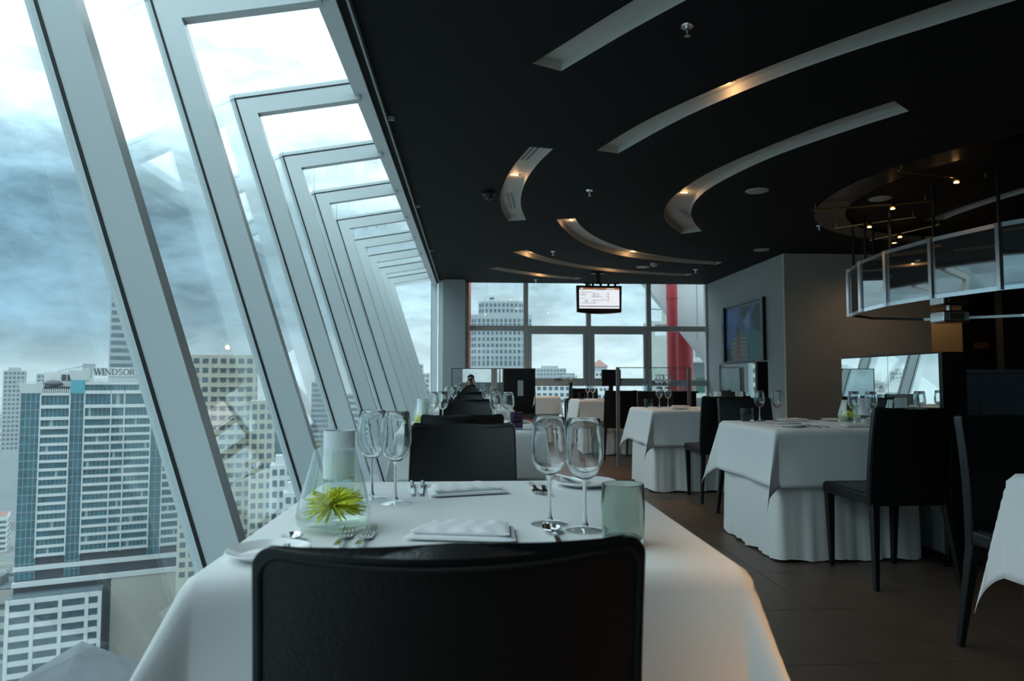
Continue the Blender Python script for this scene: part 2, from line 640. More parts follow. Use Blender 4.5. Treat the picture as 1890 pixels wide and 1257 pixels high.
for y in FR_Y:
    post_parts(y, win)
for y0, y1 in zip(FR_Y[:-1], FR_Y[1:]):
    zb = 0.0
    th = 0.008
    off = 0.006
    MB().prism([(gx(zb) + ln.x * (off - th), zb), (TOP[0] + ln.x * (off - th), TOP[1]), (TOP[0] + ln.x * off, TOP[1] + ln.y * off), (gx(zb) + ln.x * off, zb + ln.y * off)],
               'y', y0 + 0.036, y1 - 0.036).build('pane', 'window_glass', win)
    MB().prism([(TOP[0] - rn.x * 0.002, TOP[1] - rn.y * 0.002), (RID[0] - rn.x * 0.002, RID[1] - rn.y * 0.002),
                (RID[0] + rn.x * off, RID[1] + rn.y * off), (TOP[0] + rn.x * off, TOP[1] + rn.y * off)],
               'y', y0 + 0.036, y1 - 0.036).build('roof_pane', 'window_glass', win)
# last bay up to the far corner, its end glass and slim uprights
y0, y1 = FR_Y[-1], END_Y
MB().prism([(gx(0), 0), (TOP[0], TOP[1]), (TOP[0] + 0.008, TOP[1]), (gx(0) + 0.008, 0)], 'y', y0 + 0.036, y1 - 0.01).build('pane', 'window_glass', win)
MB().prism([(TOP[0], TOP[1]), (RID[0], RID[1]), (RID[0], RID[1] - 0.008), (TOP[0], TOP[1] - 0.008)], 'y', y0 + 0.036, y1 - 0.01).build('roof_pane', 'window_glass', win)
MB().prism([(gx(0) + 0.02, 0), (TOP[0] + 0.02, TOP[1]), (RID[0], RID[1]), (-0.82, 0)] if False else [(gx(0) - 0.06, 0), (TOP[0], TOP[1]), (RID[0], RID[1]), (-0.80, 0.34)], 'y', END_Y + 0.02, END_Y + 0.03).build('end_pane', 'window_glass', win)
MB().box(-0.835, -0.822, END_Y - 0.02, END_Y + 0.05, 0.3, 3.12).build('gasket', 'gasket', win)
MB().box(-0.822, -0.70, END_Y - 0.06, END_Y + 0.06, 0, 3.12).build('end_post', 'frame_white', win)
MB().box(-0.67, -0.57, END_Y - 0.30, END_Y + 0.06, 0, 3.08).build('end_post', 'frame_white', win)
# sill along the foot and gutter beam along the ridge
MB().prism([(gx(0) - 0.10, -0.3), (gx(0) - 0.10, 0.02), (gx(0) + 0.16, 0.02), (gx(0) + 0.16, -0.3)], 'y', BACK_Y, END_Y).build('sill', 'frame_white', win)
MB().prism([(-0.82, 3.03), (-0.82, 3.20), (-0.715, 3.20), (-0.715, 3.03)], 'y', BACK_Y, END_Y).build('ridge_beam', 'frame_white', win)
MB().prism([(-0.715, 3.05), (-0.715, 3.25), (-0.66, 3.25), (-0.66, 3.05)], 'y', BACK_Y, END_Y).build('shadow_gap', 'ceiling_black', win)
MB().prism([(-0.664, 3.035), (-0.664, 3.08), (-0.65, 3.08), (-0.65, 3.035)], 'y', BACK_Y, END_Y).build('blind_rail', 'column_grey', win)
for yy in (5.35, 8.1, 10.9):
    MB().box(-0.655, -0.60, yy - 0.012, yy + 0.012, 3.05, 3.08).build('rail_bracket', 'column_grey', win)

# far column and far window wall
col = MB().box(-0.57, -0.12, END_Y - 0.45, END_Y + 0.2, 0, CEIL).build('wall_corner', 'column_grey')
struct(col, 'grey square column in the far corner')
w2 = bpy.data.objects.new('window_2', None)
C.objects.link(w2)
struct(w2, 'large gridded far window with opening casements')
YF = END_Y
mull = [-0.09, 1.15, 2.48, 3.77, 5.04]
Z_SILL, Z_RAIL, Z_TR = 0.06, 0.97, 2.12
for i, x in enumerate(mull):
    w_ = 0.05 if 0 < i < 4 else 0.045
    MB().box(x - w_, x + w_, YF - 0.05, YF + 0.05, 0, CEIL).build('mullion', 'window_grey', w2, bevel=0.004)
for i in range(4):
    xa, xb = mull[i] + 0.055, mull[i + 1] - 0.055
    MB().box(xa, xb, YF - 0.045, YF + 0.045, Z_TR - 0.055, Z_TR + 0.055).build('transom', 'window_grey', w2, bevel=0.004)
    MB().box(xa, xb, YF - 0.06, YF + 0.045, Z_RAIL - 0.06, Z_RAIL + 0.06).build('transom', 'window_grey', w2, bevel=0.004)
    MB().box(xa, xb, YF - 0.05, YF + 0.05, 0, Z_SILL).build('transom', 'window_grey', w2)
    for za, zb_ in ((Z_SILL, Z_RAIL - 0.06), (Z_RAIL + 0.06, Z_TR - 0.055), (Z_TR + 0.055, CEIL)):
        MB().box(xa, xb, YF - 0.004, YF + 0.004, za, zb_).build('pane', 'window_glass', w2)
    if i in (1, 2):                       # two opening casements
        za, zb_ = Z_RAIL + 0.06, Z_TR - 0.055
        c = MB()
        f_ = 0.065
        c.box(xa, xb, YF - 0.06, YF + 0.02, zb_ - f_, zb_)
        c.box(xa, xb, YF - 0.06, YF + 0.02, za, za + 0.04)
        c.box(xa, xa + f_, YF - 0.06, YF + 0.02, za + 0.04, zb_ - f_)
        c.box(xb - f_, xb, YF - 0.06, YF + 0.02, za + 0.04, zb_ - f_)
        o = c.build('casement', 'window_grey', w2)
        MB().box((xa + xb) / 2 - 0.07, (xa + xb) / 2 + 0.07, YF - 0.085, YF - 0.06, za + 0.005, za + 0.03).build('handle', 'steel', o)

# right-hand walls
struct(MB().box(5.04, 5.30, 10.95, END_Y + 0.2, 0, CEIL).build('wall_right', 'wall_grey'), 'grey side wall carrying the framed picture')
struct(MB().box(5.04, 7.48, 10.90, 10.95, 0, CEIL).build('wall_front', 'wall_taupe'), 'taupe wall facing the room')
struct(MB().box(7.30, 7.48, 10.95, 12.5, 0, CEIL).build('wall_recess_left', 'wall_warm'), 'warm lit recess wall')
struct(MB().box(7.30, 9.18, 12.5, 12.7, 0, CEIL).box(9.18, 9.98, 12.5, 12.7, 2.20, CEIL).box(9.98, 12.0, 12.5, 12.7, 0, CEIL).build('wall_recess', 'wall_warm'), 'warm lit wall around the dark doorway')
struct(MB().box(8.62, 12.0, 10.80, 10.95, 0, CEIL).build('wall_dark', 'wall_dark'), 'dark wall at the right edge')
d1 = struct(MB().box(9.18, 9.98, 12.56, 12.62, 0, 2.20).build('door_1', 'black_wood'), 'dark door in the warm lit recess')
MB().box(9.45, 9.72, 12.545, 12.56, 1.62, 1.74).build('name_plate', 'brown_wood', d1)
MB().box(9.90, 9.94, 12.50, 12.56, 0.95, 1.10).build('handle', 'steel', d1)
struct(MB().box(12.0, 12.2, BACK_Y, 12.7, 0, CEIL).build('wall_bar', 'wall_dark'), 'dark wall behind the bar')
# wall behind the photographer, with a window above a sill
bw = MB()
bw.box(-0.95, -0.30, BACK_Y - 0.2, BACK_Y, 0, CEIL)
bw.box(-0.30, 1.15, BACK_Y - 0.2, BACK_Y, 0, 0.95)
bw.box(-0.30, 1.15, BACK_Y - 0.2, BACK_Y, 2.7, CEIL)
bw.box(1.15, 12.0, BACK_Y - 0.2, BACK_Y, 0, CEIL)
struct(bw.build('wall_back', 'wall_grey'), 'grey wall behind the photographer')
w3 = struct(MB().box(-0.30, 1.15, BACK_Y - 0.12, BACK_Y - 0.11, 0.95, 2.7).build('window_3', 'window_glass'), 'window in the wall behind the photographer')

# ------------------------------------------------------------------ chairs
def make_chair(name, label, W, top, group):
    """Leather chair, back plane at y = 0, seat towards +y."""
    t = thing(name, label, 'chair', group=group)
    hw = W / 2
    zb, th = 0.405, 0.034
    seat_z = 0.465

    def surf(side):
        def fn(u, v):
            x = (2 * u - 1)
            # rows crowd towards the top so that the small corner radius is smooth
            if v <= 0.5:
                h = (top - 0.022 - zb) * v / 0.5
                cut = 0.0
            else:
                a_ = (v - 0.5) / 0.5 * math.pi / 2
                h = (top - 0.022 - zb) + 0.022 * math.sin(a_)
                cut = 0.020 * (1 - math.cos(a_))
            v = h / (top - zb)
            half = hw * (1.0 + 0.045 * (1 - v)) - cut
            sag = 0.012 * (1 - x * x) * v
            z = zb + h - sag
            lean = -0.055 * v * v
            y = lean - 0.026 * (1 - x * x) * (0.3 + 0.7 * v)
            return (x * half, y + side, z)
        return fn
    b = MB().grid(surf(0.0), 14, 16, thick=th)
    back = b.build('backrest', 'leather', t, bevel=0.006, seg=3, sharp=50)
    # raised welt along the top and both sides of the back
    pts = []
    f0 = surf(-th if False else 0.0)
    for v in [i / 10 for i in range(0, 11)]:
        pts.append(f0(0.0, v))
    for u in [i / 12 for i in range(1, 12)]:
        pts.append(f0(u, 1.0))
    for v in [i / 10 for i in range(10, -1, -1)]:
        pts.append(f0(1.0, v))
    cx = [(p[0] * 0.965, p[1] - 0.001, zb + (p[2] - zb) * 0.975) for p in pts]
    MB().tube(cx, 0.0028, 5).build('welt_front', 'stitch', back)
    cx = [(p[0] * 0.965, p[1] + th + 0.001, zb + (p[2] - zb) * 0.975) for p in pts]
    MB().tube(cx, 0.0028, 5).build('welt_rear', 'stitch', back)
    # seat pad
    s = MB()
    sw = hw + 0.008
    s.box(-sw, sw, 0.03, 0.455, seat_z - 0.06, seat_z)
    seat = s.build('seat', 'leather', t, bevel=0.014, seg=3)
    MB().tube([(-sw + 0.012, 0.06, seat_z + 0.0008), (-sw + 0.012, 0.442, seat_z + 0.0008), (sw - 0.012, 0.442, seat_z + 0.0008), (sw - 0.012, 0.06, seat_z + 0.0008)], 0.002, 5).build('welt', 'stitch', seat)
    # legs
    for sx in (-1, 1):
        x = sx * (hw - 0.02)
        xi = sx * (hw - 0.03)
        xo = sx * (hw + 0.012)
        MB().hexa([(xo - 0.012, -0.055, 0), (xo + 0.012, -0.055, 0), (xo + 0.012, -0.03, 0), (xo - 0.012, -0.03, 0)],
                  [(x - 0.020, -0.012, zb + 0.01), (x + 0.020, -0.012, zb + 0.01), (x + 0.020, 0.032, zb + 0.01), (x - 0.020, 0.032, zb + 0.01)]).build('leg', 'leather', t, bevel=0.004)
        MB().hexa([(xi - 0.012, 0.425, 0), (xi + 0.012, 0.425, 0), (xi + 0.012, 0.449, 0), (xi - 0.012, 0.449, 0)],
                  [(x - 0.021, 0.408, zb + 0.005), (x + 0.021, 0.408, zb + 0.005), (x + 0.021, 0.451, zb + 0.005), (x - 0.021, 0.451, zb + 0.005)]).build('leg', 'leather', t, bevel=0.004)
    return t


LCH = make_chair('dining_chair', 'black leather dining chair in the foreground, its back to the camera', 0.422, 0.867, 'black chairs of the window row')
LCH.location = (-0.019, 0.815, 0)
LCH.rotation_euler = (0, 0, math.radians(4.0))
PI = math.pi
lrow = [
    ((-0.03, 2.79), PI, 'black leather chair facing the camera across the nearest window table'),
    ((-0.042, 3.62), 0, 'black leather chair back to camera at the second window table'),
    ((-0.04, 5.60), PI, 'black leather chair facing the camera at the second window table'),
    ((-0.04, 6.42), 0, 'black leather chair back to camera at the third window table'),
    ((-0.04, 8.42), PI, 'black leather chair in front of the end mirror'),
]
for (x, y), rz, lab in lrow:
    copy_tree(LCH, (x, y, 0), rz, lab)
RCH = make_chair('dining_chair', 'tall black leather chair, back to camera, at the table by the mirrored partition', 0.425, 0.905, 'black chairs of the aisle tables')
RCH.location = (2.225, 3.44, 0)
RCH.rotation_euler = (0, 0, math.radians(1.5))
rrow = [
    ((2.15, 5.36), PI, 'black leather chair facing the camera behind the table by the mirrored partition'),
    ((2.165, 5.86), 0, 'black leather chair, back to camera, at the middle aisle table'),
    ((2.15, 8.03), PI, 'black leather chair facing the camera behind the middle aisle table'),
    ((1.955, 9.07), 0, 'black leather chair, back to camera, seen beside the glass screen post'),
    ((1.86, 11.3), PI, 'black leather chair facing the camera beyond the glass screen'),
    ((2.14, 2.64), PI, 'black leather chair at the right edge behind the cropped table'),
    ((1.0, 13.04), PI, 'black leather chair by the far window behind the orange lit table'),
]
for (x, y), rz, lab in rrow:
    copy_tree(RCH, (x, y, 0), rz, lab)


# ------------------------------------------------------------------ tables with skirt and overcloth
TZ = 0.75


def cloth_mesh(hw, hl, over, seed, flare=(0.15, 0.15)):
    """A square overcloth draped on a table top (half sizes hw, hl) with hanging corner folds."""
    rnd = random.Random(seed)
    R = 0.016
    ph = [rnd.uniform(0, 6.28) for _ in range(8)]

    def coords(h, n_in=6, n_out=14):
        out = [-h - over * (1 - k / n_out) ** 1.0 for k in range(n_out)]
        inn = [-h + 2 * h * k / n_in for k in range(n_in + 1)]
        return out + inn + [h + over * (k / n_out) for k in range(1, n_out + 1)]

    def hang(e):
        """horizontal run and drop of e metres of cloth past the edge (rounded edge)."""
        q = R * math.pi / 2
        if e <= q:
            a = e / R
            return R * math.sin(a), R * (1 - math.cos(a))
        return R, R + (e - q)

    def pos(s, t):
        ds, dt = max(0, abs(s) - hw), max(0, abs(t) - hl)
        sx, sy = (1 if s > 0 else -1), (1 if t > 0 else -1)
        bx, by = sx * min(abs(s), hw), sy * min(abs(t), hl)
        if ds == 0 and dt == 0:
            return (s, t, TZ + 0.004)
        if dt == 0 or ds == 0:
            e = ds + dt
            out, dn = hang(e)
            along = t if dt == 0 else s
            lim = hl if dt == 0 else hw
            kk = 0 if dt == 0 else 3
            # soft flutes, stronger towards the hem, none at the corners' start
            amp = 0.020 * min(1, e / over) ** 1.3
            w = math.sin(along / lim * 5.2 + ph[kk] + sx) + 0.6 * math.sin(along / lim * 9.1 + ph[kk + 1] + sy)
            edge = max(0.0, abs(along) / lim - 0.55) / 0.45
            out += amp * (w * 0.5 + 0.7) * (1 - edge) + 0.06 * e * edge + 0.03 * e
            if dt == 0:
                return (bx + sx * out, t, TZ + 0.004 - dn)
            return (s, by + sy * out, TZ + 0.004 - dn)
        rho = math.hypot(ds, dt)
        phi = math.atan2(dt, ds)
        w = math.sin(2 * phi)
        ro = rho * (0.07 + (flare[1] if sx > 0 else flare[0]) * w * w) + R
        ro = min(ro, rho)
        dn = math.sqrt(max(rho * rho - (ro - R) ** 2, 0))
        # a crease beside the tip makes the fold fall to one side
        psi = phi + 0.30 * math.sin(4 * phi) * min(1, rho / over)
        out0 = ro
        hz = hang(rho)[1]
        dn = min(dn, hz)
        return (bx + sx * out0 * math.cos(psi), by + sy * out0 * math.sin(psi), TZ + 0.004 - dn)
    cs, ct = coords(hw), coords(hl)
    V = [pos(s, t) for t in ct for s in cs]
    w = len(cs)
    F = [(j * w + i, j * w + i + 1, (j + 1) * w + i + 1, (j + 1) * w + i) for j in range(len(ct) - 1) for i in range(w - 1)]
    return V, F


def skirt_mesh(hw, hl, seed, z0=0.012, z1=0.742):
    rnd = random.Random(seed)
    ph = rnd.uniform(0, 6.28)
    pts = []
    r = 0.03
    n = 34
    for sgn, ax in (((1, 1), 0), ((-1, 1), 1), ((-1, -1), 2), ((1, -1), 3)):
        pass
    per = []
    for side in range(4):
        for k in range(n):
            u = k / n
            if side == 0:
                per.append((hw, -hl + 2 * hl * u, 1, 0))
            elif side == 1:
                per.append((hw - 2 * hw * u, hl, 0, 1))
            elif side == 2:
                per.append((-hw, hl - 2 * hl * u, -1, 0))
            else:
                per.append((-hw + 2 * hw * u, -hl, 0, -1))
    m = len(per)
    rows = 9
    V, F = [], []
    for j in range(rows + 1):
        v = j / rows
        z = z1 + (z0 - z1) * v
        for i, (x, y, nx, ny) in enumerate(per):
            u = (i % n) / n
            e = min(u, 1 - u) * 2
            w = 0.010 * math.sin(i * 0.82 + ph) + 0.007 * math.sin(i * 1.9 + 1.3 * ph) + 0.006 * math.sin(i * 0.37 + 2)
            w = (w + 0.006) * (0.15 + 0.85 * v) * min(1, e * 3)
            # small gathers at the hem
            if j == rows:
                w += 0.004 * math.sin(i * 3.0)
            w += 0.022 * v
            V.append((x + nx * w, y + ny * w, z + (0.006 * math.sin(i * 0.5 + ph) if j == rows else 0)))
    for j in range(rows):
        for i in range(m):
            i2 = (i + 1) % m
            F.append((j * m + i, j * m + i2, (j + 1) * m + i2, (j + 1) * m + i))
    return V, F


def make_table(label, cloth_label, skirt_label, cx, cy, hw, hl, over, seed, flare=(0.15, 0.15)):
    t = thing('dining_table', label, 'table', (cx, cy, 0), 0, 'restaurant dining tables')
    MB().box(-hw + 0.004, hw - 0.004, -hl + 0.004, hl - 0.004, TZ - 0.035, TZ - 0.001).build('tabletop', 'black_wood', t)
    for sx in (-1, 1):
        for sy in (-1, 1):
            MB().box(sx * (hw - 0.09) - 0.025, sx * (hw - 0.09) + 0.025, sy * (hl - 0.09) - 0.025, sy * (hl - 0.09) + 0.025, 0, TZ - 0.035).build('leg', 'black_wood', t)
    if skirt_label:
        V, F = skirt_mesh(hw - 0.012, hl - 0.012, seed)
        m = MB()
        m.add(V, F, True)
        sk = m.build('table_skirt', 'skirt_cloth', sharp=180)
        sk.location = (cx, cy, 0)
        tag(sk, skirt_label, 'table skirt', 'white floor length table skirts')
    V, F = cloth_mesh(hw, hl, over, seed, flare=flare)
    m = MB()
    m.add(V, F, True)
    cl = m.build('tablecloth', 'cloth', sharp=180)
    cl.location = (cx, cy, 0)
    sol = cl.modifiers.new('thickness', 'SOLIDIFY')
    sol.thickness = 0.0016
    sol.offset = 1
    tag(cl, cloth_label, 'tablecloth', 'white overcloths on the tables')
    return t


TABLES = {
    # key: (phrase, cx, cy, hw, hl, overhang)
    'w1': ('the nearest window table', 0.005, 1.53, 0.405, 0.45, 0.277),
    'w2': ('the second window table', 0.0, 4.35, 0.405, 0.45, 0.277),
    'w3': ('the third window table', 0.0, 7.16, 0.405, 0.45, 0.277),
    'a0': ('the cropped table at the right edge', 2.08, 1.60, 0.43, 0.44, 0.32),
    'a1': ('the table by the mirrored partition', 2.178, 4.37, 0.42, 0.43, 0.335),
    'a2': ('the middle aisle table', 2.10, 6.84, 0.41, 0.43, 0.335),
    'a3': ('the table beyond the glass screen', 1.93, 10.05, 0.42, 0.43, 0.30),
    'a4': ('the orange lit table by the far window', 1.06, 12.05, 0.42, 0.42, 0.30),
}
for i, (k, (ph, cx, cy, hw, hl, ov)) in enumerate(TABLES.items()):
    make_table('square table under white cloth, ' + ph, 'white overcloth with hanging corners on ' + ph,
               None if k[0] == 'w' else 'white pleated skirt reaching the floor under ' + ph, cx, cy, hw, hl, ov, 11 + i, flare=(0.45, 0.32) if k == 'w1' else ((0.16, 0.16) if k != 'a1' and k != 'a2' else (0.25, 0.03)))

# ------------------------------------------------------------------ tableware
TT = TZ + 0.007          # height of the cloth on a table top


def make_wine_glass(label, h=0.21):
    t = thing('wine_glass', label, 'wine glass', group='wine glasses')
    k = h / 0.21
    out = [(0.0372, 0.0), (0.0375, 0.0015), (0.030, 0.0035), (0.014, 0.006), (0.0060, 0.011), (0.0042, 0.020), (0.0038, 0.050), (0.0040, 0.084), (0.0062, 0.094)]
    MB().lathe([(0, 0.0)] + out[:2] + [(r, z) for r, z in out[2:4]] + [(0, 0.0062)], 28).build('foot', 'foot_glass', t)
    MB().lathe([(0.0075, 0.009), (0.0046, 0.018), (0.0036, 0.050), (0.0040, 0.086), (0.0068, 0.096)], 14).build('stem', 'crystal', t)
    bowl = [(0, 0.094), (0.012, 0.0965), (0.024, 0.106), (0.033, 0.122), (0.0365, 0.140), (0.0360, 0.165), (0.0328, 0.190), (0.0300, 0.2085), (0.0293, 0.210), (0.0285, 0.2085),
            (0.0312, 0.190), (0.0345, 0.165), (0.0350, 0.140), (0.0316, 0.123), (0.0228, 0.1075), (0.011, 0.099), (0, 0.0975)]
    MB().lathe([(r, z) for r, z in bowl], 32).build('bowl', 'crystal', t)
    t.scale = (1, 1, k)
    return t


def make_tumbler(label, m, h=0.100, r=0.036):
    t = thing('tumbler', label, 'tumbler', group='coloured water tumblers')
    pr = [(0, 0), (r * 0.93, 0), (r * 0.97, 0.004), (r, 0.03), (r * 1.02, h * 0.6), (r * 0.99, h - 0.001), (r * 0.965, h), (r * 0.945, h - 0.001), (r * 0.97, h * 0.6), (r * 0.95, 0.03), (r * 0.90, 0.013), (0, 0.012)]
    MB().lathe(pr, 32).build('glass_wall', m, t)
    return t


def make_vase(label):
    t = thing('glass_vase', label, 'vase', group='conical glass vases')
    out = [(0, 0), (0.050, 0.0), (0.062, 0.004), (0.0695, 0.014), (0.071, 0.026), (0.066, 0.050), (0.056, 0.090), (0.044, 0.130), (0.040, 0.150)]
    inn = [(0.038, 0.150), (0.042, 0.130), (0.054, 0.090), (0.064, 0.050), (0.069, 0.026), (0.0665, 0.014), (0.055, 0.007), (0, 0.006)]
    MB().lathe(out + inn, 36).build('glass_wall', 'vase_glass', t)
    MB().lathe([(0, 0.0065), (0.054, 0.0075), (0.066, 0.0145), (0.0685, 0.026), (0.0665, 0.036), (0, 0.036)], 36).build('water', 'water', t)
    return t


def make_flower(label, seed):
    """Spider chrysanthemum with long thin curved petals."""
    rnd = random.Random(seed)
    t = thing('chrysanthemum', label, 'flower', group='yellow green flowers in vases')
    pt = MB()
    for k in range(190):
        a = rnd.uniform(0, 2 * PI)
        el = math.radians(rnd.choice([rnd.uniform(-18, 25), rnd.uniform(15, 85)]))
        L = rnd.uniform(0.040, 0.060) * (1 if el < 1.0 else 0.8)
        dr = Vector((math.cos(a) * math.cos(el), math.sin(a) * math.cos(el), math.sin(el)))
        lim = 0.0615
        pts = []
        for s_ in range(5):
            u = s_ / 4
            q = dr * (0.004 + L * u)
            q = q + Vector((0, 0, -0.016 * u * u + (0.008 * u ** 4 if el < 0.4 else 0)))
            rr = math.hypot(q.x, q.y)
            if rr > lim:
                q.x *= lim / rr
                q.y *= lim / rr
            q.z = max(q.z, -0.032)
            pts.append(q)
        pt.tube(pts, [0.0013, 0.0017, 0.0019, 0.0021, 0.0012], 5)
    pt.build('petals', 'petal', t)
    MB().lathe([(0, -0.006), (0.008, -0.004), (0.011, 0.002), (0.008, 0.008), (0, 0.010)], 12).build('core', 'petal_core', t)
    MB().tube([(0, 0, -0.005), (0.006, 0.002, -0.020)], 0.003, 6).build('stem', 'stem_green', t)
    return t


def make_lamp(label):
    """Frosted candle cylinder: white frosted upper sleeve, clear foot."""
    t = thing('candle_lamp', label, 'candle lamp', group='frosted candle lamps')
    MB().lathe([(0.036, 0.055), (0.036, 0.165), (0.0345, 0.165), (0.0345, 0.055)], 30, close=True).build('frosted_sleeve', 'frosted', t)
    MB().lathe([(0, 0), (0.037, 0), (0.037, 0.055), (0.0355, 0.055), (0.0355, 0.007), (0, 0.006)], 30).build('clear_foot', 'clear_glass', t)
    MB().lathe([(0, 0.007), (0.020, 0.007), (0.020, 0.030), (0, 0.030)], 18).build('candle', 'wax', t)
    return t


def make_fork(label):
    t = thing('fork', label, 'fork', group='steel forks')
    MB().grid(lambda u, v: ((u - 0.5) * (0.008 + 0.008 * (1 - v) ** 2), 0.118 * v, 0.004 + 0.006 * math.sin(v * PI * 0.9)), 4, 10, thick=0.002).build('handle', 'steel', t)
    MB().grid(lambda u, v: ((u - 0.5) * (0.009 + 0.015 * min(1, v * 2.0)), 0.118 + 0.030 * v, 0.006 - 0.004 * v), 6, 5, thick=0.0018).build('neck', 'steel', t)
    for k in range(4):
        x = (k - 1.5) * 0.0066
        MB().tube([(x, 0.146, 0.0025), (x, 0.165, 0.0015), (x, 0.182, 0.005), (x * 0.95, 0.196, 0.011)], [0.0021, 0.0019, 0.0017, 0.0010], 6).build('tine', 'steel', t)
    return t


def make_knife(label):
    t = thing('table_knife', label, 'knife', group='steel knives')
    MB().tube([(0, 0, 0.006), (0, 0.03, 0.0065), (0, 0.09, 0.006)], [0.005, 0.0062, 0.0048], 10).build('handle', 'steel', t)
    MB().prism([(-0.004, 0.088), (0.005, 0.088), (0.009, 0.12), (0.010, 0.17), (0.004, 0.205), (-0.004, 0.20)], 'z', 0.004, 0.0062).build('blade', 'steel', t)
    return t


def make_spoon(label):
    t = thing('spoon', label, 'spoon', group='steel spoons')
    MB().grid(lambda u, v: ((u - 0.5) * (0.007 + 0.006 * (1 - v) ** 2), 0.13 * v, 0.004 + 0.007 * math.sin(v * PI * 0.85)), 4, 10, thick=0.002).build('handle', 'steel', t)

    def bowl(u, v):
        a = u * 2 * PI
        r = v
        return (0.019 * r * math.cos(a), 0.156 + 0.029 * r * math.sin(a), 0.0015 + 0.007 * r * r)
    MB().grid(bowl, 20, 5, thick=0.0012).build('bowl', 'steel', t)
    return t


def make_plate(label, r=0.085):
    t = thing('side_plate', label, 'plate', group='white side plates')
    MB().lathe([(0, 0), (r * 0.6, 0), (r * 0.66, 0.003), (r * 0.97, 0.011), (r, 0.013), (r * 0.985, 0.0145), (r * 0.68, 0.006), (r * 0.60, 0.004), (0, 0.004)], 40).build('dish', 'porcelain', t)
    return t


def make_napkin(label, seed):
    rnd = random.Random(seed)
    t = thing('napkin', label, 'napkin', group='folded white napkins')
    z = 0.0
    for k in range(2):
        a = rnd.uniform(-0.10, 0.10)
        ca, sa = math.cos(a), math.sin(a)
        w, l, h = 0.092 - 0.010 * k, 0.060 - 0.008 * k, 0.0105
        ph = rnd.uniform(0, 6)

        def fn(u, v, z=z, w=w, l=l, h=h, ca=ca, sa=sa, ph=ph, k=k):
            # closed soft slab: v runs around its flattened section, u along it
            x = (2 * u - 1) * w
            c, s = math.cos(2 * PI * v), math.sin(2 * PI * v)
            y = l * math.copysign(abs(c) ** 0.35, c)
            zz = h / 2 * math.copysign(abs(s) ** 0.7, s)
            end = 1 - abs(2 * u - 1) ** 10
            zz *= max(end, 0.02)
            zz += (0.0010 * math.sin(3.2 * u * PI + ph) * (y / l) + 0.0013 * math.sin(26 * (u + 0.25 * y / l))) * (k > 0) * (s > 0)
            x *= 1 - 0.10 * y / l
            return (x * ca - y * sa, x * sa + y * ca, z + h / 2 + zz)
        MB().grid(fn, 40, 20).build('fold', 'napkin', t, sharp=180)
        z += 0.0085
    return t


# prototypes, first used on the nearest window table
def place(proto_fn, store, key, args, loc, rz, label):
    if key not in store:
        o = proto_fn(label, *args)
        o.location = loc
        o.rotation_euler = (0, 0, rz)
        store[key] = o
        return o
    o = copy_tree(store[key], loc, rz, label)
    return o


ST = {}
W1 = TABLES['w1']


def on(k, dx, dy):
    return (TABLES[k][1] + dx, TABLES[k][2] + dy, TT)


def glass_at(k, dx, dy, label):
    place(make_wine_glass, ST, 'wg', (), on(k, dx, dy), 0.3, label)


# nearest window table
glass_at('w1', -0.177, 0.10, 'clear wine glass in front, left pair by the flower vase, nearest table')
glass_at('w1', -0.240, 0.165, 'clear wine glass behind its twin beside the frosted lamp, nearest table')
glass_at('w1', 0.150, -0.150, 'clear wine glass standing left in the foreground pair at right')
glass_at('w1', 0.210, -0.212, 'clear wine glass standing right in the foreground pair, beside green tumbler')
place(make_tumbler, ST, 'tg', ('green_glass', 0.104, 0.0365), on('w1', 0.258, -0.325), 0, 'pale green tumbler behind the foreground chair')
place(make_vase, ST, 'va', (), on('w1', -0.265, -0.165), 0, 'conical glass vase holding a yellow green flower, nearest table')
place(make_flower, ST, 'fl', (3,), (W1[1] - 0.265, W1[2] - 0.165, TT + 0.044), 0.4, 'yellow green spider chrysanthemum in the nearest vase')
place(make_lamp, ST, 'la', (), on('w1', -0.312, 0.135), 0, 'frosted white candle lamp behind the nearest vase')
place(make_napkin, ST, 'np', (5,), on('w1', -0.02, 0.25), 0.25, 'folded white napkin at the far place of the nearest table')
place(make_napkin, ST, 'nq', (8,), on('w1', -0.015, -0.235), -0.12, 'folded white napkin just above the foreground chair')
place(make_plate, ST, 'pl', (), on('w1', 0.300, 0.345), 0, 'white side plate at the far right of the nearest table')
place(make_plate, ST, 'ps', (0.066,), on('w1', -0.328, -0.375), 0, 'white side plate at the near left of the nearest table')
place(make_fork, ST, 'fo', (), on('w1', 0.155, 0.385), PI + 0.05, 'steel fork, left one of the far pair on the nearest table')
place(make_fork, ST, 'fo', (), on('w1', 0.185, 0.372), PI - 0.03, 'steel fork, right one of the far pair on the nearest table')
place(make_fork, ST, 'fo', (), on('w1', -0.226, -0.385), 0.02, 'steel fork, left one of the pair showing above the foreground chair')
place(make_fork, ST, 'fo', (), on('w1', -0.194, -0.392), -0.02, 'steel fork, right one of the pair showing above the foreground chair')
place(make_knife, ST, 'kn', (), on('w1', -0.165, 0.40), PI + 0.1, 'steel knife by the stem of the left wine glass, nearest table')
place(make_knife, ST, 'kn', (), on('w1', -0.135, 0.40), PI + 0.05, 'steel knife nearest the far napkin on the nearest table')
place(make_knife, ST, 'kn', (), (W1[1] + 0.30, W1[2] + 0.27, TT + 0.011), 0.35, 'small steel knife lying on the far right side plate')
place(make_spoon, ST, 'sp', (), on('w1', -0.30, -0.415), 0.12, 'steel spoon at the left end of the foreground chair back')
place(make_spoon, ST, 'sp', (), on('w1', 0.145, -0.375), 0.0, 'steel spoon below the foreground wine glasses')

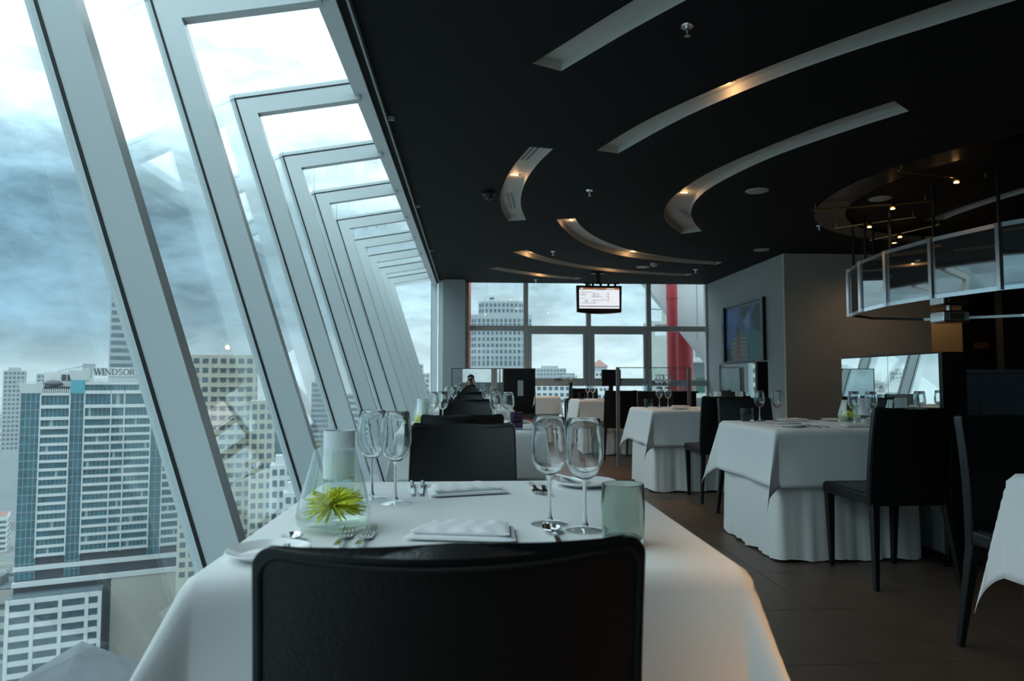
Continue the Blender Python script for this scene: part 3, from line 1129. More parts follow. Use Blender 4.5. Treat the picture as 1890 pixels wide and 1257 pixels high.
# second and third window tables
for k, nm in (('w2', 'second window table'), ('w3', 'third window table')):
    glass_at(k, -0.177, 0.10, 'clear wine glass, inner one of the left pair, ' + nm)
    glass_at(k, -0.235, -0.02, 'clear wine glass, outer one of the left pair, ' + nm)
    glass_at(k, 0.150, -0.150, 'clear wine glass, inner one of the right pair, ' + nm)
    glass_at(k, 0.222, -0.215, 'clear wine glass, outer one of the right pair, ' + nm)
    place(make_tumbler, ST, 'tp' if k == 'w2' else 'tg', ('purple_glass', 0.098, 0.036), on(k, 0.262, -0.355), 0,
          ('dark purple tumbler on the second window table' if k == 'w2' else 'pale green tumbler on the third window table'))
    place(make_vase, ST, 'va', (), on(k, -0.285, -0.165), 0, 'conical glass vase with a flower, ' + nm)
    place(make_flower, ST, 'fl', (3,), (TABLES[k][1] - 0.285, TABLES[k][2] - 0.165, TT + 0.044), 1.1, 'yellow green flower in the vase, ' + nm)
    place(make_lamp, ST, 'la', (), on(k, -0.300, 0.060), 0, 'frosted white candle lamp, ' + nm)
    place(make_napkin, ST, 'np', (5,), on(k, 0.28, 0.20), 0.6, 'folded white napkin at right on the ' + nm)
    place(make_napkin, ST, 'nq', (8,), on(k, 0.0, -0.24), -0.12, 'folded white napkin by the near chair, ' + nm)
    place(make_fork, ST, 'fo', (), on(k, -0.22, -0.40), 0, 'steel fork by the near chair, ' + nm)

# table by the mirrored partition
k = 'a1'
place(make_tumbler, ST, 'ty', ('grey_glass', 0.088, 0.044), on(k, -0.285, 0.33), 0, 'smoky grey tumbler on the table by the mirrored partition')
glass_at(k, -0.195, 0.335, 'clear wine glass nearest the smoky tumbler, table by the mirrored partition')
glass_at(k, -0.085, 0.30, 'clear wine glass right of the smoky tumbler pair, table by the mirrored partition')
glass_at(k, 0.275, -0.02, 'clear wine glass in front of the vase, table by the mirrored partition')
glass_at(k, 0.335, -0.11, 'clear wine glass in front of the lamp, table by the mirrored partition')
place(make_vase, ST, 'va', (), on(k, 0.335, 0.155), 0, 'conical glass vase with a flower against the mirrored partition')
place(make_flower, ST, 'fl', (3,), (TABLES[k][1] + 0.335, TABLES[k][2] + 0.155, TT + 0.044), 2.0, 'yellow green flower in the vase against the mirrored partition')
place(make_lamp, ST, 'la', (), on(k, 0.372, 0.03), 0, 'frosted white candle lamp on the table by the mirrored partition')
place(make_napkin, ST, 'np', (5,), on(k, 0.03, 0.32), 0.1, 'folded white napkin at the far place, table by the mirrored partition')
place(make_napkin, ST, 'nq', (8,), on(k, 0.14, -0.27), 0.15, 'folded white napkin at the near place, table by the mirrored partition')
place(make_plate, ST, 'pl', (), on(k, -0.245, -0.25), 0, 'white side plate near the corner, table by the mirrored partition')
place(make_knife, ST, 'kn', (), (TABLES[k][1] - 0.20, TABLES[k][2] - 0.28, TT + 0.012), 1.1, 'steel knife across the corner plate, table by the mirrored partition')
place(make_fork, ST, 'fo', (), on(k, -0.12, -0.36), 0.25, 'steel fork beside the corner plate, table by the mirrored partition')
place(make_fork, ST, 'fo', (), on(k, -0.07, -0.36), 0.2, 'steel fork nearest the near napkin, table by the mirrored partition')
place(make_spoon, ST, 'sp', (), on(k, 0.20, 0.30), 1.4, 'steel spoon right of the far napkin, table by the mirrored partition')
place(make_plate, ST, 'pl', (), on(k, 0.33, 0.34), 0, 'white side plate at the far corner, table by the mirrored partition')

# middle aisle table
k = 'a2'
place(make_tumbler, ST, 'ty', ('grey_glass', 0.088, 0.044), on(k, -0.27, 0.28), 0, 'smoky grey tumbler on the middle aisle table')
glass_at(k, -0.18, 0.19, 'clear wine glass, left of the pair on the middle aisle table')
glass_at(k, -0.10, 0.16, 'clear wine glass, right of the pair on the middle aisle table')
place(make_napkin, ST, 'np', (5,), on(k, 0.05, 0.25), 0.0, 'folded white napkin on the middle aisle table')
place(make_plate, ST, 'pl', (), on(k, -0.10, -0.20), 0, 'white side plate on the middle aisle table')
place(make_fork, ST, 'fo', (), on(k, 0.04, -0.34), 0.3, 'steel fork on the middle aisle table')
place(make_vase, ST, 'va', (), on(k, 0.29, 0.13), 0, 'conical glass vase on the middle aisle table')
place(make_lamp, ST, 'la', (), on(k, 0.375, 0.05), 0, 'frosted white candle lamp on the middle aisle table')

# table beyond the screen and the far table
k = 'a3'
place(make_tumbler, ST, 'tk', ('purple_glass', 0.098, 0.040), on(k, -0.32, 0.05), 0, 'dark tumbler on the table beyond the glass screen')
glass_at(k, -0.23, 0.05, 'clear wine glass, left of the pair beyond the glass screen')
glass_at(k, -0.155, 0.03, 'clear wine glass, right of the pair beyond the glass screen')
place(make_napkin, ST, 'np', (5,), on(k, -0.05, -0.26), 0.0, 'folded white napkin on the table beyond the glass screen')
place(make_tumbler, ST, 'tg', ('green_glass', 0.104, 0.0365), on('a4', 0.0, 0.1), 0, 'pale green tumbler on the orange lit far table')
# table at the right edge
place(make_napkin, ST, 'nq', (8,), on('a0', 0.10, 0.22), 0.1, 'folded white napkin on the cropped table at the right edge')

# ------------------------------------------------------------------ mirrored partitions, screens, sideboard
def partition(label, x0, x1, y0, y1, top, seam):
    t = thing('mirror_partition', label, 'partition', ((x0 + x1) / 2, (y0 + y1) / 2, 0))
    hx, hy = (x1 - x0) / 2, (y1 - y0) / 2
    MB().box(-hx + 0.012, hx, -hy, hy, 0.02, top).build('core', 'black_wood', t, bevel=0.004)
    sy = -hy + (seam - y0)
    for a, b in ((-hy + 0.012, sy - 0.002), (sy + 0.002, hy - 0.012)):
        MB().box(-hx, -hx + 0.012, a, b, 0.06, top - 0.010).build('mirror_panel', 'mirror', t)
    MB().box(-hx - 0.03, hx + 0.03, -hy - 0.03, hy + 0.02, 0, 0.02).build('foot_plate', 'black_wood', t)
    return t


partition('black partition with two mirror panels beside the chair with its back to us', 2.672, 2.83, 3.83, 4.90, 1.20, 4.33)
partition('black mirrored partition below the framed picture', 2.585, 2.70, 6.20, 7.15, 1.205, 6.62)

t = thing('mirror_screen', 'end mirror of the window row reflecting the photographer', 'mirror', (0.305, 9.40, 0))
MB().box(-0.555, 0.085 - 0.008, 0.0, 0.012, 0.04, 1.185).build('mirror_panel', 'mirror', t)
MB().box(0.085 + 0.008, 0.555, 0.0, 0.012, 0.04, 1.185).build('mirror_panel', 'mirror', t)
MB().box(-0.555, 0.555, 0.013, 0.05, 0.0, 1.185).build('back_board', 'black_wood', t)
MB().box(-0.565, -0.556, -0.004, 0.05, 0, 1.195).build('edge_strip', 'black_plastic', t)
MB().box(0.556, 0.565, -0.004, 0.05, 0, 1.195).build('edge_strip', 'black_plastic', t)
MB().box(-0.556, 0.556, -0.004, 0.05, 1.186, 1.195).build('top_strip', 'black_plastic', t)
MB().box(0.078, 0.092, -0.003, 0.012, 0.04, 1.185).build('seam_strip', 'brass', t)

t = thing('glass_screen', 'framed clear glass screen standing behind the middle aisle table', 'screen', (2.25, 8.50, 0))
MB().box(-0.465, -0.425, -0.02, 0.02, 0, 1.195).build('post', 'bar_panel', t)
MB().box(0.425, 0.465, -0.02, 0.02, 0, 1.195).build('post', 'bar_panel', t)
MB().box(-0.425, 0.425, -0.008, 0.008, 1.185, 1.195).build('top_rail', 'bar_panel', t)
MB().box(-0.425, 0.425, -0.012, 0.012, 0.0, 0.02).build('bottom_rail', 'bar_panel', t)
MB().box(-0.424, -0.002 - 0.11, -0.004, 0.004, 0.02, 1.185).build('pane', 'clear_glass', t)
MB().box(0.002 - 0.11, 0.424, -0.004, 0.004, 0.02, 1.185).build('pane', 'clear_glass', t)

t = thing('sideboard', 'black service sideboard seen through the glass screen', 'sideboard', (2.50, 8.95, 0))
MB().box(-0.31, 0.36, -0.22, 0.22, 0.06, 0.87).build('body', 'black_wood', t)
MB().box(-0.33, 0.38, -0.24, 0.24, 0.87, 0.895).build('top', 'black_wood', t)
for x in (-0.30, 0.02):
    MB().box(x, x + 0.30, -0.235, -0.22, 0.10, 0.85).build('door', 'black_plastic', t)
MB().box(-0.29, 0.34, -0.18, 0.18, 0.0, 0.06).build('plinth', 'black_plastic', t)
SB = 0.897
for i, (x, y) in enumerate(((2.23, 8.85), (2.29, 8.90))):
    place(make_tumbler, ST, 'tc', ('clear_glass', 0.085, 0.028), (x, y, SB), 0, 'clear tumbler, %s of two at the left end of the black sideboard' % ('left' if i == 0 else 'right'))
for i, (x, y) in enumerate(((2.40, 8.86), (2.47, 8.92), (2.54, 8.88))):
    place(make_wine_glass, ST, 'wg', (), (x, y, SB), 0, 'clear wine glass on the black sideboard, %s of three' % ('left', 'middle', 'right')[i])
for i, (x, y) in enumerate(((2.70, 8.86), (2.77, 8.92), (2.82, 8.86))):
    place(make_tumbler, ST, 'th', ('clear_glass', 0.105, 0.022), (x, y, SB), 0, 'tall clear tumbler on the black sideboard, %s of three' % ('left', 'middle', 'right')[i])
t = thing('order_terminal', 'black order terminal screen on a stand beside the sideboard', 'terminal', (2.03, 9.75, 0))
MB().box(-0.14, 0.14, -0.02, 0.03, 0.96, 1.20).build('monitor', 'black_plastic', t, bevel=0.006)
MB().box(-0.03, 0.03, 0.0, 0.03, 0.80, 0.97).build('neck', 'black_plastic', t)
MB().box(-0.10, 0.20, -0.12, 0.14, 0.77, 0.80).build('base', 'black_plastic', t, bevel=0.005)
t.location = (2.03, 10.02, -0.012)

# small blossom in a dark bud vase beyond the row
t = thing('bud_vase', 'slim dark bud vase with white blossoms by the far window', 'vase', (1.74, 12.10, 0))
MB().lathe([(0, 0.72), (0.045, 0.72), (0.040, 0.80), (0.028, 0.93), (0.030, 0.99), (0.024, 0.99), (0.022, 0.93), (0, 0.75)], 16).build('vase_body', 'black_plastic', t)
bl = MB()
rr = random.Random(4)
for kx in range(6):
    a, h = rr.uniform(0, 6.28), rr.uniform(0.05, 0.13)
    p = Vector((0.11 * math.cos(a), 0.06 * math.sin(a), 0.99 + h))
    bl.lathe([(0, -0.012), (0.014, -0.004), (0.013, 0.008), (0, 0.014)], 8, (p.x, p.y, p.z))
bl.build('blossoms', 'porcelain', t)
tw = MB()
rr = random.Random(4)
for kx in range(6):
    a, h = rr.uniform(0, 6.28), rr.uniform(0.05, 0.13)
    tw.tube([(0, 0, 0.95), (0.05 * math.cos(a), 0.03 * math.sin(a), 1.0 + h * 0.4), (0.11 * math.cos(a), 0.06 * math.sin(a), 0.99 + h)], 0.003, 5)
tw.build('twigs', 'stem_green', t)
t = thing('console_table', 'small black console carrying the bud vase by the far window', 'console table', (1.74, 12.10, 0))
MB().box(-0.10, 0.16, -0.15, 0.15, 0.69, 0.72).build('top', 'black_wood', t)
for sx in (-0.08, 0.14):
    for sy in (-0.13, 0.13):
        MB().box(sx - 0.015, sx + 0.015, sy - 0.015, sy + 0.015, 0, 0.69).build('leg', 'black_wood', t)

# ------------------------------------------------------------------ bar counter and hanging canopy
t = thing('bar_counter', 'dark slate bar counter with panel seams at the right edge', 'bar counter', (3.50, 4.98, 0))
for x0, x1 in ((0.0, 0.27), (0.275, 1.2), (1.205, 2.2)):
    MB().box(x0, x1, 0.0, 0.05, 0.10, 1.09).build('front_panel', 'bar_panel', t)
MB().box(-0.02, 2.2, -0.02, 0.55, 1.09, 1.115).build('top', 'bar_panel', t, bevel=0.003)
MB().box(0.0, 2.2, 0.05, 0.50, 0.0, 1.09).build('carcass', 'black_wood', t)
MB().box(0.0, 2.2, -0.015, 0.05, 0.0, 0.10).build('kick_board', 'brown_wood', t)

CAN = [(5.55, 9.35), (5.02, 8.95), (4.82, 8.32), (4.71, 7.61), (4.76, 6.90), (4.93, 6.18), (5.22, 5.62), (5.70, 5.22), (6.4, 5.1), (7.3, 5.6), (7.7, 7.2), (7.3, 8.8), (6.4, 9.5)]
CZ0, CZ1 = 1.895, 2.49
t = thing('bar_canopy', 'polygonal mirror panelled canopy in chrome frame hung above the bar', 'canopy', (5.9, 7.2, 0))
cx0, cy0 = 5.9, 7.2
cpts = [(x - cx0, y - cy0) for x, y in CAN]
n = len(cpts)
for i in range(n):
    a, b = Vector(cpts[i]), Vector(cpts[(i + 1) % n])
    d = (b - a).normalized()
    nn = Vector((d.y, -d.x))
    if nn.dot(a) < 0:
        nn = -nn
    g = 0.02
    a2, b2 = a + d * g, b - d * g
    pl = MB()
    q = [a2, b2, b2 - nn * 0.008, a2 - nn * 0.008]
    pl.prism([(v.x, v.y) for v in q], 'z', CZ0 + 0.022, CZ1 - 0.022)
    pl.build('mirror_panel', 'bronze_mirror', t)
    for z in (CZ0, CZ1):
        MB().hexa([(v.x, v.y, z - 0.021) for v in (a, b, b - nn * 0.03, a - nn * 0.03)], [(v.x, v.y, z + 0.021) for v in (a, b, b - nn * 0.03, a - nn * 0.03)]).build('rail', 'chrome', t)
    MB().box(a.x - 0.024, a.x + 0.024, a.y - 0.024, a.y + 0.024, CZ0 - 0.018, CZ1 + 0.018).build('upright', 'chrome', t)
    MB().tube([(a.x * 0.96, a.y * 0.96, CZ1), (a.x * 0.96, a.y * 0.96, CEIL)], 0.016, 8).build('hanger_rod', 'black_plastic', t)
MB().prism([(p[0] * 0.975, p[1] * 0.975) for p in cpts], 'z', CZ0 - 0.004, CZ0 + 0.008).build('base_shelf', 'bronze_mirror', t)
MB().prism([(p[0] * 0.93, p[1] * 0.93) for p in cpts], 'z', CZ0 + 0.14, CZ0 + 0.15).build('inner_shelf', 'black_wood', t)
t = thing('canopy_lamp', 'small chrome box lamp mounted under the bar canopy', 'lamp', (5.72, 8.0, CZ0 - 0.005))
MB().box(-0.16, 0.16, -0.13, 0.13, -0.17, -0.03).build('housing', 'chrome', t, bevel=0.02)
MB().tube([(0, 0, -0.03), (0, 0, 0.0)], 0.03, 12).build('mount', 'chrome', t)
MB().box(-0.09, 0.09, -0.135, -0.13, -0.14, -0.06).build('lamp_window', 'brass', t)

# bronze mirror soffit on the ceiling above the bar and its cable lights
sof = MB()
rr_ = [(4.0 + 0.0, 7.4)]
pts = []
for k_ in range(40):
    a = 2 * PI * k_ / 40
    pts.append((6.6 + 2.55 * math.cos(a), 7.0 + 2.6 * math.sin(a)))
sof_o = thing('ceiling_soffit', 'dark glossy bronze soffit ring on the ceiling above the bar', 'soffit', (6.6, 7.0, CEIL))
mat('soffit', (0.014, 0.010, 0.006), 0.25, spec=0.6)
ring = MB()
m_ = 48
V, F = [], []
for k_ in range(m_):
    a = 2 * PI * k_ / m_
    for r_ in (2.35, 2.70):
        for z in (-0.03, -0.001):
            V.append((r_ * math.cos(a), r_ * math.sin(a), z))
for k_ in range(m_):
    a, b = 4 * k_, 4 * ((k_ + 1) % m_)
    F += [(a, b, b + 2, a + 2), (a + 1, a + 3, b + 3, b + 1), (a, a + 1, b + 1, b), (a + 2, b + 2, b + 3, a + 3)]
ring.add(V, F)
ring.build('ring', 'soffit', sof_o)


def light(name, kind, loc, energy, col, parent=None, **kw):
    d = bpy.data.lights.new(name, kind)
    d.energy = energy
    d.color = col
    for a, b in kw.items():
        setattr(d, a, b)
    o = bpy.data.objects.new(name, d)
    C.objects.link(o)
    o.location = loc
    if parent:
        o.parent = parent
    return o


WARM = (1.0, 0.56, 0.24)
rails = [((4.0, 6.22), (5.10, 6.50), 0.63, 'first'), ((3.94, 7.76), (5.03, 7.30), 0.70, 'second'), ((4.69, 8.67), (5.34, 8.0), 0.45, 'third'), ((5.60, 9.40), (5.91, 8.37), 0.45, 'fourth')]
for i, (a, b, u, w_) in enumerate(rails):
    t = thing('cable_light', 'brass cable light on the ceiling above the bar canopy, %s from the camera' % w_, 'ceiling light', (a[0], a[1], 3.0), group='brass cable lights')
    d = Vector((b[0] - a[0], b[1] - a[1], 0))
    MB().tube([(0, 0, 0), tuple(d)], 0.012, 8).build('cable_bar', 'brass', t)
    for e in (0.03, 0.97):
        q = d * e
        MB().tube([(q.x, q.y, 0), (q.x, q.y, CEIL - 3.0)], 0.008, 6).build('mount', 'brass', t)
    q = d * u
    MB().lathe([(0, 0.0), (0.030, 0.0), (0.036, -0.03), (0.020, -0.045), (0, -0.047)], 14, (q.x, q.y, 0)).build('lamp_head', 'brass', t)
    MB().lathe([(0, 0.0), (0.024, 0.0), (0.024, -0.006), (0, -0.008)], 14, (q.x, q.y, -0.048)).build('lens', 'lamp_glow', t)
    light('halogen', 'SPOT', (q.x, q.y, -0.065), 14, WARM, t, spot_size=math.radians(100), spot_blend=0.7, shadow_soft_size=0.03)

# wall lamp that warms the recess by the dark door
t = thing('recess_lamp', 'warm ceiling lamp in the recess by the dark door', 'ceiling light', (8.35, 11.75, CEIL))
MB().lathe([(0, 0), (0.06, 0), (0.06, -0.03), (0.05, -0.035), (0, -0.035)], 18).build('housing', 'brass', t)
MB().lathe([(0, -0.036), (0.045, -0.036), (0.04, -0.042), (0, -0.044)], 18).build('lens', 'lamp_glow', t)
light('recess_glow', 'POINT', (0, 0, -0.10), 15, (1.0, 0.66, 0.36), t, shadow_soft_size=0.05)

# unseen downlight added behind the canopy to lighten the taupe wall
t = thing('downlight', 'unseen round downlight added to lighten the taupe wall behind the bar canopy', 'downlight', (6.3, 9.95, CEIL))
MB().lathe([(0.035, -0.004), (0.055, -0.006), (0.06, 0.0), (0, 0.0), (0, -0.001), (0.035, -0.001)], 24).build('trim', 'speaker_white', t)
MB().lathe([(0, -0.002), (0.032, -0.002), (0, -0.0035)], 20).build('lens', 'lamp_glow', t)
light('halogen_beam', 'SPOT', (0, 0, -0.03), 12, (1.0, 0.74, 0.50), t, spot_size=math.radians(150), spot_blend=1.0, shadow_soft_size=0.05)

# ------------------------------------------------------------------ ceiling fittings
def downlight(label, x, y, rz, e_glow, e_spot=0.0, sz=70):
    """Recessed rectangular halogen in a cove: black slot, warm reflector, lamp."""
    z = CEIL + 0.07
    t = thing('downlight', label, 'downlight', (x, y, z), rz, 'halogen downlights in the coves')
    b = MB()
    b.box(-0.065, 0.065, -0.032, -0.026, -0.004, 0.0).box(-0.065, 0.065, 0.026, 0.032, -0.004, 0.0)
    b.box(-0.065, -0.059, -0.026, 0.026, -0.004, 0.0).box(0.059, 0.065, -0.026, 0.026, -0.004, 0.0)
    b.build('trim', 'cove_white', t)
    MB().box(-0.059, 0.059, -0.026, 0.026, -0.0015, 0.0).build('slot', 'black_plastic', t)
    MB().box(-0.045, 0.03, -0.016, 0.016, -0.004, -0.0015).build('lamp_face', 'lamp_glow', t)
    if e_glow:
        light('halogen_glow', 'POINT', (0, 0, -0.035), e_glow, WARM, t, shadow_soft_size=0.02)
    if e_spot:
        light('halogen_beam', 'SPOT', (0, 0, -0.03), e_spot, WARM, t, spot_size=math.radians(sz), spot_blend=0.6, shadow_soft_size=0.04)
    return t


downlight('halogen downlight in the short left cove', 0.45, 7.05, 0.1, 0.40, 16)
downlight('halogen downlight in the hooked cove on the right', 2.40, 7.62, 0.1, 0.40, 60, 90)
downlight('halogen downlight at the start of the long far arc cove', 1.32, 9.05, 1.1, 0.40, 34)
downlight('halogen downlight glowing midway along the far arc cove', 2.66, 11.22, 0.8, 0.8, 60, 100)
downlight('halogen downlight at the left of the second farthest cove', 1.02, 11.38, 1.0, 0.7, 40)
downlight('halogen downlight at the right of the second farthest cove', 2.70, 12.76, 0.4, 0.7, 24)
downlight('halogen downlight in the farthest cove', 1.42, 13.52, 0.7, 0.7, 24)
downlight('halogen downlight glowing in the longest cove', 1.80, 4.75, -0.9, 0.5, 14)
# adjustable downlight out of view, right of and behind the camera, warming the nearest table's corner
fd = thing('downlight', 'round adjustable downlight out of view above the nearest table', 'downlight', (1.75, 0.15, CEIL))
MB().lathe([(0.035, -0.004), (0.055, -0.006), (0.06, 0.0), (0, 0.0), (0, -0.001), (0.035, -0.001)], 24).build('trim', 'speaker_white', fd)
MB().lathe([(0, -0.002), (0.032, -0.002), (0, -0.0035)], 20).build('lens', 'lamp_glow', fd)
aim = light('halogen_beam', 'SPOT', (0, 0, -0.03), 420, WARM, fd, spot_size=math.radians(40), spot_blend=1.0, shadow_soft_size=0.05)
aim.rotation_euler = (Vector((1.02, 1.15, 0.0)) - Vector((1.75, 0.15, 3.05))).to_track_quat('-Z', 'Y').to_euler()


def vent(label, x, y, rz, L=0.42):
    t = thing('air_vent', label, 'air vent', (x, y, CEIL + 0.0695), rz, 'linear air vents in the coves')
    MB().box(-0.055, 0.055, -L / 2, L / 2, -0.004, 0.0).build('plate', 'cove_white', t)
    for s in (-1, 1):
        MB().box(s * 0.022 - 0.011, s * 0.022 + 0.011, -L / 2 + 0.03, L / 2 - 0.03, -0.006, -0.004).build('slot', 'black_plastic', t)
    return t


vent('two slot air vent near the far end of the short left cove', 0.47, 8.10, -0.12, 0.75)
vent('two slot air vent at the near end of the short left cove', 0.555, 6.32, 0.22, 0.55)
vent('two slot air vent at the tip of the hooked cove', 2.72, 8.60, -0.55, 0.60)
vent('two slot air vent along the bend of the hooked cove', 2.46, 6.55, 0.25, 0.70)

for (x, y, lab) in ((3.08, 7.26, 'round white ceiling speaker inside the hooked cove'), (4.60, 7.50, 'round white ceiling speaker above the bar canopy'),
                    (4.55, 10.6, 'round white ceiling speaker near the grey wall corner'), (3.10, 12.35, 'round white ceiling speaker beside the smoke detector')):
    t = thing('ceiling_speaker', lab, 'speaker', (x, y, CEIL), group='round ceiling speakers')
    MB().lathe([(0, -0.012), (0.10, -0.012), (0.118, -0.008), (0.122, 0.0), (0, 0.0)], 36).build('grille', 'speaker_white', t)
t = thing('smoke_detector', 'round white smoke detector on the far ceiling', 'smoke detector', (3.20, 11.95, CEIL))
MB().lathe([(0, 0), (0.07, 0), (0.07, -0.02), (0.055, -0.05), (0.04, -0.06), (0, -0.06)], 24).build('body', 'speaker_white', t)
for (x, y, lab) in ((1.24, 3.85, 'chrome fire sprinkler nearest the camera'), (1.27, 7.35, 'fire sprinkler between the short and the hooked coves'), (1.30, 10.95, 'fire sprinkler above the second farthest cove'),
                    (1.32, 14.1, 'fire sprinkler in front of the far window'), (4.15, 12.6, 'fire sprinkler near the framed picture wall'), (4.61, 8.9, 'fire sprinkler left of the bar canopy')):
    t = thing('fire_sprinkler', lab, 'sprinkler', (x, y, CEIL), group='ceiling fire sprinklers')
    MB().lathe([(0, 0), (0.038, 0), (0.036, -0.006), (0.016, -0.008), (0, -0.008)], 20).build('rosette', 'chrome', t)
    MB().lathe([(0.010, -0.008), (0.010, -0.035), (0.004, -0.05), (0.004, -0.058), (0, -0.058)], 12).build('body', 'chrome', t)
    MB().lathe([(0, -0.058), (0.018, -0.058), (0.018, -0.061), (0, -0.061)], 14).build('deflector', 'chrome', t)
t = thing('dome_camera', 'small black dome security camera on the ceiling', 'security camera', (0.19, 7.48, CEIL))
MB().lathe([(0, 0), (0.07, 0), (0.07, -0.03), (0.055, -0.04), (0, -0.04)], 20).build('base', 'black_plastic', t)
MB().lathe([(0.05, -0.04), (0.047, -0.065), (0.03, -0.085), (0, -0.092)], 20).build('dome', 'black_plastic', t)

# ------------------------------------------------------------------ television on a ceiling bracket
t = thing('television', 'flat television hanging from the ceiling before the far window, showing a bright table', 'television', (2.42, 13.0, 0), math.radians(1.5))
tv = MB()
out = [(-0.435, 2.82), (0.435, 2.82), (0.425, 2.315)] + [(0.425 - 0.85 * k / 8, 2.315 - 0.03 * math.sin(PI * k / 8)) for k in range(1, 8)] + [(-0.425, 2.315)]
tv.prism(out, 'y', 0.0, 0.07)
tv.build('casing', 'black_plastic', t, bevel=0.006)
scr = MB().box(-0.385, 0.385, -0.004, -0.001, 2.385, 2.775).build('screen', 'screen_white', t)
MB().box(-0.385, 0.385, -0.006, -0.004, 2.742, 2.775).build('title_bar', 'screen_brown', scr)
MB().box(-0.355, -0.31, -0.008, -0.006, 2.753, 2.772).box(0.14, 0.29, -0.008, -0.006, 2.756, 2.768).build('title_text', 'screen_white', scr)
MB().box(-0.385, 0.385, -0.006, -0.004, 2.418, 2.432).build('caption_bar', 'screen_dark', scr)
lines = MB()
for x0, x1, z in ((-0.36, -0.12, 2.69), (-0.36, -0.24, 2.655), (-0.36, -0.27, 2.63), (-0.15, 0.0, 2.655), (-0.15, -0.05, 2.62), (-0.15, 0.06, 2.60), (0.13, 0.2, 2.655), (0.13, 0.2, 2.60), (0.1, 0.2, 2.545), (-0.36, -0.28, 2.57), (-0.16, 0.06, 2.535), (-0.36, -0.06, 2.485), (-0.05, 0.05, 2.735), (0.05, 0.11, 2.735), (-0.34, -0.29, 2.735)):
    lines.box(x0, x1, -0.006, -0.004, z, z + 0.008)
for x, z0, z1 in ((-0.095, 2.63, 2.685), (-0.02, 2.60, 2.67), (0.165, 2.50, 2.69), (-0.1, 2.48, 2.535), (0.07, 2.53, 2.58), (-0.235, 2.50, 2.56), (-0.27, 2.50, 2.56)):
    lines.box(x, x + 0.008, -0.006, -0.004, z0, z1)
lines.box(-0.255, -0.24, -0.006, -0.004, 2.515, 2.535)
o = lines.build('chart_lines', 'screen_line', scr)
o['kind'] = 'stuff'
MB().box(-0.05, 0.05, -0.003, 0.0, 2.335, 2.345).build('badge', 'steel', t)
br = MB()
br.box(-0.05, 0.03, 0.04, 0.12, 2.86, CEIL)
br.box(-0.28, 0.40, 0.05, 0.08, 2.86, 2.885)
for x in (-0.25, -0.13, 0.02, 0.17, 0.30):
    br.box(x, x + 0.04, 0.04, 0.07, 2.80, 2.87)
br.box(-0.14, 0.12, 0.02, 0.14, CEIL - 0.02, CEIL)
br.build('ceiling_bracket', 'black_plastic', t)

# ------------------------------------------------------------------ framed picture
t = thing('framed_picture', 'large black framed picture of towers against a blue sky', 'picture', (5.036, 12.58, 1.92))
mat('pic_blue', (0.05, 0.11, 0.30), 0.5, noise=(2.2, 0.7))
mat('pic_dark', (0.02, 0.03, 0.045), 0.5)
mat('pic_teal', (0.012, 0.16, 0.14), 0.5)
mat('pic_orange', (0.25, 0.06, 0.035), 0.5)
mat('pic_green', (0.10, 0.14, 0.10), 0.5)
mat('pic_line', (0.25, 0.28, 0.22), 0.5)
mat('pic_pale', (0.20, 0.26, 0.42), 0.5)
HY, HZ = 0.93, 0.545
fr = MB()
fr.box(-0.06, 0.0, -HY - 0.04, -HY + 0.06, -HZ, HZ)
fr.box(-0.06, 0.0, HY - 0.06, HY + 0.05, -HZ, HZ)
fr.build('frame_side', 'black_wood', t)
MB().box(-0.045, 0.0, -HY + 0.06, HY - 0.06, HZ - 0.025, HZ).build('frame_top', 'black_wood', t)
MB().box(-0.045, 0.0, -HY + 0.06, HY - 0.06, -HZ, -HZ + 0.025).build('frame_bottom', 'black_wood', t)
MB().box(-0.012, 0.0, -HY + 0.06, HY - 0.06, -HZ + 0.025, HZ - 0.025).build('mount', 'bar_panel', t)
pic = MB().box(-0.014, -0.012, -HY + 0.09, HY - 0.09, -HZ + 0.03, HZ - 0.085).build('print', 'pic_blue', t)


def pp(u, v):     # picture coordinates: u 0 = far (left in view) .. 1 = near, v 0 bottom .. 1 top
    return (HY - 0.09 - u * (2 * HY - 0.18), -HZ + 0.03 + v * (2 * HZ - 0.115))


def patch(name, m, pts, lift=1):
    MB().prism([pp(*q) for q in pts], 'x', -0.014 - 0.0012 * lift, -0.014 - 0.0012 * (lift - 1)).build(name, m, pic)


patch('dark_wedge', 'pic_dark', [(0.42, 1.0), (0.70, 1.0), (0.62, 0.88), (0.45, 0.78)])
patch('pale_streak', 'pic_pale', [(0.50, 0.72), (0.68, 0.92), (0.70, 0.62), (0.60, 0.56)])
patch('dark_tower', 'pic_dark', [(0.74, 0.86), (0.86, 1.0), (1.0, 1.0), (1.0, 0.45), (0.78, 0.52)])
patch('teal_tower', 'pic_teal', [(0.68, 0.0), (0.66, 0.55), (0.72, 0.60), (1.0, 0.46), (1.0, 0.0)], 2)
patch('corner_shadow', 'pic_dark', [(0.0, 0.0), (0.22, 0.0), (0.06, 0.28), (0.0, 0.28)])
patch('round_tower', 'pic_green', [(0.22, 0.0), (0.10, 0.25), (0.20, 0.42), (0.34, 0.46), (0.34, 0.0)])
patch('curved_tower', 'pic_green', [(0.38, 0.0), (0.38, 0.48), (0.46, 0.56), (0.56, 0.50), (0.62, 0.32), (0.62, 0.0)])
for v in (0.10, 0.18, 0.26, 0.34, 0.42):
    patch('balcony_line', 'pic_line', [(0.39, v), (0.60, v - 0.02), (0.60, v), (0.39, v + 0.025)], 2)
    patch('balcony_line', 'pic_line', [(0.16, v - 0.03), (0.33, v), (0.33, v + 0.02), (0.16, v - 0.01)], 2)
patch('spire', 'pic_orange', [(0.28, 0.0), (0.315, 0.66), (0.345, 0.66), (0.40, 0.0)], 3)

